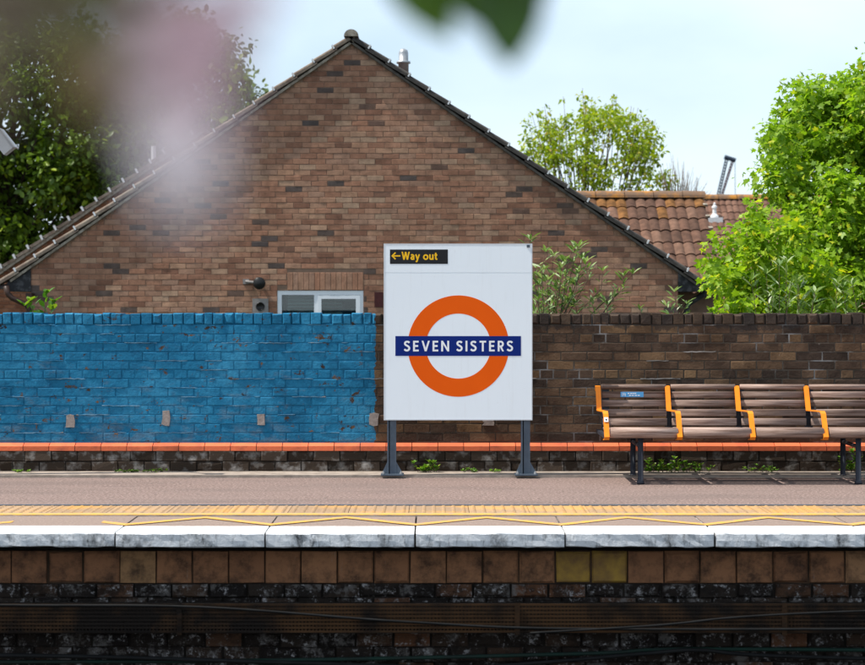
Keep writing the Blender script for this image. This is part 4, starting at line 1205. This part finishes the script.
# weeds at the foot of the wall
def weed(px0, px1, topy, n, label, size=0.055, gy=14.93):
    stems = []
    for k in range(n):
        x = random.uniform(px0, px1); dd = gy + random.uniform(-.03, .04)
        ty = random.uniform(topy, 471)
        stems.append([(PX(x, dd), dd, 0.02), (PX(x + random.uniform(-2, 2), dd), dd - .01, (0.02 + PZ(ty, dd)) / 2), (PX(x + random.uniform(-4, 4), dd), dd - random.uniform(0, .05), max(0.03, PZ(ty, dd)))])
    leafy_plant('weed', label, 'weed', (PX((px0 + px1) / 2, gy), gy, 0.02), stems, M['weed'], OVAL, OVAL_F, size * 0.72, 6, 'weeds at the foot of the wall', 0.0025, 0.01)
weed(417, 437, 461, 12, 'leafy green weed at the wall foot between the two sign posts', 0.05)
weed(464, 476, 468, 5, 'tiny weed at the wall foot just left of the right sign post', 0.035)
weed(486, 500, 470, 5, 'smallest green tuft at the wall foot, closest to the right sign post', 0.03)
weed(648, 660, 456, 7, 'upright weed beside the left bench legs', 0.055)
weed(662, 680, 458, 9, 'yellow green weed under the second bracket of the bench', 0.055)
weed(684, 712, 462, 10, 'spreading weed at the wall foot under the middle of the bench', 0.045)
weed(748, 778, 464, 8, 'low weed under the third seat of the bench', 0.04)
weed(838, 860, 450, 11, 'tall weed behind the right bench legs', 0.055)
weed(16, 28, 471, 8, 'mossy tuft at the wall foot near the left edge', 0.028)
weed(112, 150, 471, 14, 'flat mossy tuft at the foot of the blue wall', 0.028)
weed(152, 164, 469, 6, 'small tuft at the foot of the blue wall, right of the mossy strip', 0.03)

# ------------------------------------------------------------------ station sign
SD = 14.65
sign = thing('station_sign', 'white station name board with orange and blue roundel on two grey posts', 'sign', (PX(458, SD), SD, 0.022))
bx0, bx1, bz0, bz1 = PX(383.8, SD), PX(532.2, SD), PZ(420, SD), PZ(243.8, SD)
yF = SD - 0.03
seam = PZ(273, SD)
part('board', MB().box(bx0 + 0.008, bx1 - 0.008, yF + 0.002, SD + 0.03, bz0 + 0.008, seam - 0.002).box(bx0 + 0.008, bx1 - 0.008, yF + 0.002, SD + 0.03, seam + 0.002, bz1 - 0.008).box(bx0 + 0.01, bx1 - 0.01, yF + 0.006, SD + 0.028, seam - 0.003, seam + 0.003), M['white_enamel'], sign)
part('frame', MB().box(bx0, bx0 + 0.009, yF + 0.0006, SD + 0.034, bz0, bz1).box(bx1 - 0.009, bx1, yF + 0.0006, SD + 0.034, bz0, bz1).box(bx0 + 0.009, bx1 - 0.009, yF + 0.0008, SD + 0.033, bz1 - 0.009, bz1).box(bx0 + 0.009, bx1 - 0.009, yF + 0.0008, SD + 0.033, bz0, bz0 + 0.009), M['enamel_edge'], sign)
sc_ = SD / F
rcx, rcz = PX(458.3, SD), PZ(346.0, SD)
t = MB(); n = 96
for rr in (50.6 * sc_, 32.4 * sc_):
    for yy in (yF + 0.0014, yF + 0.004):
        for j in range(n):
            a = 2 * math.pi * j / n; t.v.append((rcx + rr * math.cos(a), yy, rcz + rr * math.sin(a)))
for j in range(n):
    q = (j + 1) % n
    t.f += [[j, q, 2 * n + q, 2 * n + j], [j, n + j, n + q, q], [2 * n + j, 2 * n + q, 3 * n + q, 3 * n + j]]; t.r += [.5] * 3
part('roundel_ring', t, M['roundel'], sign)
bar = part('name_bar', MB().box(PX(395.4, SD), PX(520.8, SD), yF + 0.0008, yF + 0.003, PZ(355.8, SD), PZ(336.0, SD)), M['name_blue'], sign)

def catmull(P, n=6, closed=False):
    P = [Vector(p) for p in P]; out = []
    k = len(P)
    for i in range(k if closed else k - 1):
        g = lambda q: P[q % k] if closed else P[max(0, min(k - 1, q))]
        p0, p1, p2, p3 = g(i - 1), g(i), g(i + 1), g(i + 2)
        for s in range(n):
            u = s / n
            out.append(0.5 * ((2 * p1) + (p2 - p0) * u + (2 * p0 - 5 * p1 + 4 * p2 - p3) * u * u + (3 * p1 - p0 - 3 * p2 + p3) * u ** 3))
    out.append(P[0].copy() if closed else P[-1])
    return out
def circ(cx, cz, rx, rz, a0, a1, n=20):
    return [(cx + rx * math.cos(math.radians(a0 + (a1 - a0) * i / n)), cz + rz * math.sin(math.radians(a0 + (a1 - a0) * i / n))) for i in range(n + 1)]
SSH = [tuple(p) for p in catmull([(.515, .81), (.42, .895), (.28, .915), (.145, .865), (.095, .745), (.15, .625), (.29, .535), (.43, .445), (.50, .315), (.455, .165), (.33, .09), (.19, .095), (.04, .20)])]
GL = {
    'S': (.58, [SSH]), 'E': (.53, [[(.085, 0), (.085, 1)], [(.085, .92), (.52, .92)], [(.085, .51), (.47, .51)], [(.085, .08), (.53, .08)]]),
    'V': (.74, [[(.07, 1.05), (.37, .02)], [(.67, 1.05), (.37, .02)]]), 'N': (.74, [[(.085, 0), (.085, 1)], [(.655, 0), (.655, 1)], [(.085, 1), (.655, 0)]]),
    'I': (.17, [[(.085, 0), (.085, 1)]]), 'T': (.62, [[(0, .92), (.62, .92)], [(.31, 0), (.31, 1)]]),
    'R': (.57, [[(.085, 0), (.085, 1)], [(.085, .92), (.27, .92)] + circ(.27, .695, .215, .225, 80, -90, 14) + [(.085, .47)], [(.26, .48), (.50, -.03)]]),
    'W': (.98, [[(.06, 1.03), (.28, .0)], [(.28, .0), (.49, .98)], [(.49, .98), (.70, .0)], [(.70, .0), (.92, 1.03)]]),
    'a': (.48, [[tuple(p) for p in catmull([(.06, .56), (.2, .625), (.34, .57), (.39, .44), (.39, .2), (.39, 0)])], [tuple(p) for p in catmull([(.39, .38), (.22, .37), (.09, .27), (.10, .13), (.21, .07), (.33, .11), (.39, .21)])]]),
    'y': (.54, [[(.05, .68), (.27, .06)], [(.49, .68), (.19, -.20), (.05, -.22)]]),
    'o': (.64, [circ(.32, .335, .25, .265, 0, 360, 28)]),
    'u': (.54, [[tuple(p) for p in catmull([(.085, .68), (.085, .3), (.12, .13), (.25, .075), (.39, .14), (.45, .27)])], [(.45, .68), (.45, 0)]]),
    't': (.36, [[tuple(p) for p in catmull([(.15, .88), (.15, .4), (.16, .15), (.24, .075), (.35, .1)])], [(.0, .60), (.34, .60)]]),
}
def stroke(t, pts, w, x0, z0, s, y, clampz):
    pts = [Vector((p[0], p[1])) for p in pts]; k = len(pts)
    L, Rr = [], []
    for i in range(k):
        a = (pts[i] - pts[i - 1]).normalized() if i else None
        b = (pts[i + 1] - pts[i]).normalized() if i < k - 1 else None
        if a is None: a = b
        if b is None: b = a
        tn = (a + b).normalized(); nm = Vector((-tn.y, tn.x)); c = max(0.5, nm.dot(Vector((-a.y, a.x))))
        L.append(pts[i] + nm * w / 2 / c); Rr.append(pts[i] - nm * w / 2 / c)
    o = len(t.v)
    for p in L + Rr:
        zz = min(1, max(0, p.y)) if clampz else p.y
        t.v.append((x0 + p.x * s, y, z0 + zz * s))
    for i in range(k - 1): t.f.append([o + i, o + k + i, o + k + i + 1, o + i + 1]); t.r.append(.5)
def lettering(text, x0, x1, z0, cap, w, y, mat, parent, space=0.45):
    tot = sum(GL[c][0] if c != ' ' else space for c in text)
    gap = ((x1 - x0) / cap - tot) / (len(text) - 1)
    x = x0
    for c in text:
        if c == ' ': x += (space + gap) * cap; continue
        t = MB()
        for i, st_ in enumerate(GL[c][1]): stroke(t, st_, w, x, z0, cap, y - 0.0001 * i, c.isupper())
        part('letter', t, mat, parent)
        x += (GL[c][0] + gap) * cap
lettering('SEVEN SISTERS', PX(404, SD), PX(512.8, SD), PZ(351.3, SD), 10.6 * sc_, 0.178, yF + 0.0003, M['letter_white'], bar, 0.12)
wo = part('way_out_plate', MB().box(PX(390, SD), PX(447.8, SD), yF + 0.0008, yF + 0.003, PZ(264, SD), PZ(249.6, SD)), M['way_black'], sign)
lettering('Way out', PX(401.8, SD), PX(437.4, SD), PZ(259.9, SD), 8.0 * sc_, 0.18, yF + 0.0003, M['way_yellow'], wo, 0.2)
t = MB(); az_ = PZ(256.0, SD)
stroke(t, [(0, 0), (8.0 * sc_, 0)], 1.35 * sc_, PX(392.4, SD), az_, 1, yF + 0.0003, False)
stroke(t, [(3.6 * sc_, 3.3 * sc_), (0.3 * sc_, 0), (3.6 * sc_, -3.3 * sc_)], 1.35 * sc_, PX(392.0, SD), az_, 1, yF + 0.0001, False)
part('arrow', t, M['way_yellow'], wo)
part('corner_fixing', MB().box(PX(526.6, SD), PX(529.6, SD), yF - 0.004, yF + 0.003, PZ(247.6, SD), PZ(244.9, SD)), M['post_grey'], sign)
for pa, pb in ((387.3, 396.2), (521, 530)):
    xa, xb = PX(pa, SD), PX(pb, SD)
    # square post with an open web: two flanges and a web
    p = part('post', MB().box(xa, xb, SD + 0.036, SD + 0.046, 0.022, bz1 - 0.06).box(xa, xa + 0.012, SD - 0.020, SD + 0.036, 0.022, bz0 + 0.0).box(xb - 0.05, xb, SD - 0.012, SD + 0.036, 0.022, bz0 + 0.0), M['post_grey'], sign)
    part('base_plate', MB().box(xa - 0.05, xb + 0.06, SD - 0.06, SD + 0.09, 0.0225, 0.034), M['post_grey'], p)
    part('gusset', MB().prism([(xa - 0.045, 0.034), (xa, 0.034), (xa, 0.13)], SD - 0.01, SD + 0.0), M['post_grey'], p)
    part('gusset', MB().prism([(xb, 0.034), (xb + 0.055, 0.034), (xb, 0.13)], SD - 0.01, SD + 0.0), M['post_grey'], p)
    for bx_ in (xa - 0.03, xb + 0.04):
        part('bolt', MB().lathe((bx_, SD - 0.04, 0.034), [(0.011, 0), (0.011, 0.014), (0.006, 0.016), (0.006, 0.024)], 6), M['flue'], p)

# ------------------------------------------------------------------ bench
bench = thing('platform_bench', 'four-seat wooden slatted bench with orange metal brackets on dark legs', 'bench', (2.46, 14.4, 0.0))
BXS = [1.338 + 0.5605 * k for k in range(5)]
def slat(x0, x1, yc, zc_, hy, hz, tilt=0.0, n=10, round_=0.4):
    """rounded-edge board along x"""
    prof = []
    for j in range(n * 2):
        a = 2 * math.pi * j / (n * 2)
        cx_ = math.copysign(abs(math.cos(a)) ** round_, math.cos(a)) * hy; cz_ = math.copysign(abs(math.sin(a)) ** round_, math.sin(a)) * hz
        prof.append((yc + cx_ * math.cos(tilt) - cz_ * math.sin(tilt), zc_ + cx_ * math.sin(tilt) + cz_ * math.cos(tilt)))
    t = MB(); m = len(prof); r = random.random()
    for x in (x0, x1):
        for y, z in prof: t.v.append((x, y, z))
    for j in range(m): t.f.append([j, (j + 1) % m, m + (j + 1) % m, m + j]); t.r.append(r)
    t.f.append(list(range(m))[::-1]); t.r.append(r); t.f.append([m + j for j in range(m)]); t.r.append(r)
    return t
zy = lambda py, D: PZ(py, D)
rows = [(384.3, 389.6, 14.80), (391.6, 397.8, 14.785), (400.0, 406.6, 14.77), (409.2, 416.2, 14.75), (418.3, 425.6, 14.725)]
for k in range(4):
    x0, x1 = BXS[k] + 0.030, BXS[k + 1] - 0.012
    for i, (ya, yb, D) in enumerate(rows):
        z1, z0 = zy(ya, D), zy(yb, D)
        hz = (z1 - z0) / 2
        s = part('back_slat', slat(x0, x1, D + 0.012, (z0 + z1) / 2, 0.024 if i == 0 else 0.015, hz, 0.0, 8, 0.85 if i == 0 else 0.35), M['wood'], bench, True)
        if k == 0 and i == 1:
            ax, bx = PX(620.5, D), PX(643.5, D)
            yst = D + 0.012 - 0.0175
            stk = part('blue_sticker', MB().box(ax, bx, yst, yst + 0.002, zy(397, D), zy(391.8, D)), M['sticker_blue'], s)
            t = MB()
            t.box(ax + 0.012, ax + 0.017, yst - .001, yst, zy(396.2, D), zy(392.6, D)).box(ax + 0.024, ax + 0.030, yst - .001, yst, zy(395.6, D), zy(392.9, D)).box(ax + 0.036, ax + 0.041, yst - .001, yst, zy(396.2, D), zy(393.4, D))
            for q, xx in enumerate((0.058, 0.078, 0.095, 0.112)): t.box(ax + xx, ax + xx + 0.014, yst - .001, yst, zy(393.9, D), zy(392.9, D))
            for q, xx in enumerate((0.068, 0.090, 0.115, 0.138)): t.box(ax + xx, ax + xx + 0.017, yst - .001, yst, zy(395.8, D), zy(394.9, D))
            part('sticker_print', t, M['sticker_white'], stk)
    zn1, zn0 = zy(427.6, 14.07), zy(438.2, 14.07)
    part('seat_nose', slat(x0, x1, 14.09, (zn0 + zn1) / 2, 0.045, (zn1 - zn0) / 2, 0, 10, 0.9), M['wood'], bench, True)
    for q in range(5):
        yc = 14.20 + q * 0.112
        part('seat_slat', slat(x0, x1, yc, 0.414 - 0.006 * q, 0.046, 0.015, 0.0, 8, 0.35), M['wood'], bench, True)
def bracket(xc):
    pts = [(14.835, .690), (14.835, zy(385.8, 14.80)), (14.79, zy(386.2, 14.79)), (14.70, zy(409.8, 14.70)), (14.18, zy(411.0, 14.18)), (14.135, zy(413.5, 14.14)), (14.03, zy(437, 14.03)), (14.06, zy(440, 14.06)), (14.14, zy(440, 14.14))]
    hw = 0.020; th = 0.008
    t = MB(); P = [Vector((a, b)) for a, b in pts]
    Lf, Rt = [], []
    for i in range(len(P)):
        a = (P[i] - P[i - 1]).normalized() if i else None; b = (P[i + 1] - P[i]).normalized() if i < len(P) - 1 else None
        a = a or b; b = b or a
        nm = Vector((-(a + b).y, (a + b).x)).normalized(); c = max(.55, nm.dot(Vector((-a.y, a.x))))
        Lf.append(P[i]); Rt.append(P[i] + nm * th / c)
    for x in (xc - hw, xc + hw):
        for p in Lf: t.v.append((x, p.x, p.y))
        for p in Rt: t.v.append((x, p.x, p.y))
    k = len(P); m = 2 * k
    for i in range(k - 1):
        t.f += [[i, i + 1, m + i + 1, m + i], [k + i, m + k + i, m + k + i + 1, k + i + 1], [i, k + i, k + i + 1, i + 1], [m + i, m + i + 1, m + k + i + 1, m + k + i]]; t.r += [.5] * 4
    t.f += [[0, m, m + k, k], [k - 1, 2 * k - 1, m + 2 * k - 1, m + k - 1]]; t.r += [.5] * 2
    return t
for k, xc in enumerate(BXS):
    b = part('bracket', bracket(xc), M['bench_orange'], bench)
    if k == 0:
        zc_ = zy(419.5, 14.11)
        part('white_sticker', MB().obox((xc, 14.098, zc_), (1, 0, 0), (0, 1, -0.55), (0, 0.55, 1), 0.016, 0.0015, 0.019), M['sticker_white'], b)
        part('sticker_dot', MB().obox((xc, 14.0955, zc_), (1, 0, 0), (0, 1, -0.55), (0, 0.55, 1), 0.006, 0.0015, 0.006), M['leg_dark'], b)
    part('back_upright', MB().box(xc - 0.002 + (0.035 if k == 0 else 0), xc + 0.062 + (0.03 if k == 0 else 0), 14.815, 14.85, 0.36, 0.715), M['leg_dark'], bench)
    part('seat_arm', MB().box(xc - 0.012, xc + 0.022, 14.12, 14.83, 0.352, 0.378), M['leg_dark'], bench)
part('beam', MB().box(BXS[0] + 0.03, BXS[4] - 0.03, 14.36, 14.44, 0.338, 0.3515), M['leg_dark'], bench)
for k in (0, 3):
    xm = (BXS[k] + BXS[k + 1]) / 2 - 0.012
    for y in (14.13, 14.66):
        part('leg', MB().lathe((xm, y, 0.0), [(0.030, 0.022 if y > 14.5 else 0.0), (0.030, 0.026), (0.022, 0.028), (0.022, 0.37)], 14), M['leg_dark'], bench, True)
    part('cross_tube', MB().tube([(xm, 14.14, 0.29), (xm, 14.65, 0.29)], 0.016, 8), M['leg_dark'], bench)
    part('seat_bearer', MB().box(xm - 0.02, xm + 0.02, 14.12, 14.70, 0.37, 0.392), M['leg_dark'], bench)

# ------------------------------------------------------------------ crane, cctv
cr = thing('tower_crane', 'distant luffing crane jib leaning right above the far roof', 'crane', (PX(716, 130), 130, -0.7))
def lattice(a, b, w, mat, name):
    a, b = Vector(a), Vector(b); d = (b - a).normalized(); s = d.cross(Vector((0, 1, 0))).normalized(); q = Vector((0, 1, 0))
    t = MB(); C4 = [s * i * w + q * j * w for i in (-1, 1) for j in (-1, 1)]
    for c in C4: t.tube([a + c, b + c], 0.035, 5)
    n = 22
    for i in range(n):
        p, p2 = a.lerp(b, i / n), a.lerp(b, (i + 1) / n)
        for u, v_ in ((0, 1), (1, 3), (3, 2), (2, 0)): t.tube([p + C4[u], p2 + C4[v_]], 0.022, 4)
    part(name, t, mat, cr)
P3 = lambda a, b, d: (PX(a, d), d, PZ(b, d))
lattice(P3(712, 222, 130), P3(727, 158, 130), 0.085, M['crane_grey'], 'jib')
lattice(P3(713.5, 222, 130), P3(733, 160, 130), 0.06, M['crane_red'], 'mast_frame')
part('jib_head', MB().tube([P3(724.5, 157, 130), P3(735.5, 160.5, 130)], 0.17, 6), M['crane_grey'], cr)
part('hoist_rope', MB().tube([P3(735, 160, 130), P3(735.3, 200, 130)], 0.02, 4), M['crane_grey'], cr)
part('tower', MB().box(PX(711, 130), PX(714.5, 130), 129.8, 130.2, -0.7, PZ(221, 130)), M['crane_grey'], cr)

cc = thing('cctv_pole', 'grey camera housing at the left edge against the dark tree', 'camera', (PX(-30, 14.7), 14.7, 0.022))
part('pole', MB().tube([(PX(-30, 14.7), 14.7, 0.02), (PX(-30, 14.7), 14.7, PZ(120, 14.7))], 0.045, 12), M['post_grey'], cc, True)
c = Vector(P3(3.5, 143, 14.5)); ax_ = Vector((0.62, 0, -0.78)) ; up_ = Vector((0.78, 0, 0.62))
part('housing', MB().obox(c, ax_, (0, 1, 0), up_, 0.085, 0.05, 0.05), M['cctv'], cc)
part('visor', MB().obox(c + up_ * 0.056, ax_, (0, 1, 0), up_, 0.095, 0.06, 0.005), M['cctv'], cc)
part('bracket', MB().tube([(PX(-30, 14.7), 14.7, PZ(135, 14.7)), tuple(c - up_ * 0.03)], 0.016, 8), M['post_grey'], cc)

# ------------------------------------------------------------------ out-of-focus branch close to the camera
def near_leaf(t, c, L, W, ang, tiltv, rnd):
    """broad leaf: c base point, pointing along angle in the picture plane, curled"""
    d = Vector((math.cos(ang), 0.25 * tiltv, math.sin(ang))).normalized(); s = Vector((-math.sin(ang), 0.35, math.cos(ang))).normalized()
    nrm = d.cross(s).normalized()
    n = 8; o = len(t.v)
    for i in range(n + 1):
        u = i / n; w = W * math.sin(math.pi * min(1, u ** 0.8)) ** 0.75 if 0 < u < 1 else 0.001
        for j in (-1, 0, 1):
            t.v.append(tuple(Vector(c) + d * (L * u) + s * (w / 2 * j) + nrm * (0.10 * L * (u - .5) ** 2 + (0.12 * w if j else 0))))
    for i in range(n):
        for j in range(2):
            t.f.append([o + i * 3 + j, o + i * 3 + j + 1, o + (i + 1) * 3 + j + 1, o + (i + 1) * 3 + j]); t.r.append(rnd)
PN = lambda px, py, d: Vector((PX(px, d), d, PZ(py, d)))
tw_ = thing('leaf_spray', 'blurred dark green leaves hanging close to the lens at top centre', 'leaves', tuple(PN(440, -60, 0.9)))
part('stem', MB().tube([PN(395, -90, .9), PN(425, -45, .9), PN(460, -30, .9), PN(520, -55, .9)], 0.0022, 6), M['twig'], tw_, True)
for (bx_, by_, tx_, ty_, W) in [(498, -60, 508, 72, 84), (385, -50, 452, 40, 62), (455, -60, 480, 30, 80), (530, -60, 524, 20, 50)]:
    a = PN(bx_, by_, .9); b = PN(tx_, ty_, .9); L = (b - a).length; ang = math.atan2(b.z - a.z, b.x - a.x)
    t = MB(); near_leaf(t, a, L, W * .9 / F, ang, random.uniform(-.5, .5), random.random()); part('leaf', t, M['near_leaf'], tw_, True)
    part('leaf_stalk', MB().tube([a, a + Vector((-.004, 0, .012))], 0.0009, 5), M['twig'], tw_)
ND = 0.46
br = thing('blossom_branch', 'blurred bronze leaves and pink blossom close to the lens at top left', 'branch', tuple(PN(60, -120, ND)))
part('stem', MB().tube([PN(-150, -60, ND), PN(0, -20, ND), PN(120, -12, ND), PN(230, -50, ND), PN(330, -140, ND)], 0.0022, 6), M['twig'], br, True)
part('stem', MB().tube([PN(190, -30, ND), PN(205, 30, ND), PN(200, 90, ND), PN(186, 160, ND)], 0.0008, 6), M['twig'], br, True)
for (bx_, by_, tx_, ty_, W, d_) in [(-70, -35, 80, 20, 120, ND), (-60, 0, 70, 40, 60, ND), (60, -30, 60, 60, 70, ND), (20, -30, 175, 22, 95, ND), (90, -20, 165, 80, 62, ND), (0, -15, 20, 80, 55, ND), (60, 0, 80, 140, 40, .5), (110, 10, 112, 150, 40, .5), (145, 10, 136, 110, 34, .5), (-40, 40, 10, 130, 44, .5), (175, -30, 150, 90, 36, ND)]:
    a = PN(bx_, by_, d_); b = PN(tx_, ty_, d_); L = (b - a).length; ang = math.atan2(b.z - a.z, b.x - a.x)
    t = MB(); near_leaf(t, a, L, W * d_ / F, ang, random.uniform(-.6, .6), random.random()); part('leaf', t, M['bronze_leaf'], br, True)
def blossom(px, py, d, r_px, rnd):
    c = PN(px, py, d); r = r_px * d / F
    t = MB()
    for k in range(5):
        ang = 2 * math.pi * k / 5 + random.random() * .4
        near_leaf(t, c, r, r * 0.85, ang, random.uniform(-1, 1), min(1, max(0, rnd + random.uniform(-.15, .15))))
    part('blossom', t, M['petal'], br, True)
for (px, py, r, rnd, d_) in [(205, 15, 34, .3, .40), (236, 24, 30, .5, .42), (200, 60, 32, .1, .42), (226, 72, 26, .35, .40), (180, 30, 26, .2, .42), (204, 100, 26, .35, .40), (188, 135, 22, .5, .40), (180, 185, 40, 1.0, .36), (172, 176, 24, 1.0, .38), (255, -8, 32, .5, .42), (172, 95, 20, .3, .42), (214, 130, 20, .6, .40), (150, 20, 24, .5, .42), (160, 60, 22, .6, .42), (150, 110, 18, .7, .42), (166, 140, 20, .8, .40), (200, 160, 22, .9, .38), (228, 10, 26, .8, .42), (130, 70, 20, .5, .44), (140, 140, 18, .9, .42), (192, 195, 30, 1.0, .36), (165, 165, 26, 1.0, .38), (205, 140, 24, 1.0, .38), (176, 120, 20, .9, .40), (186, 165, 16, .9, .38)]:
    blossom(px, py, d_, r, rnd)
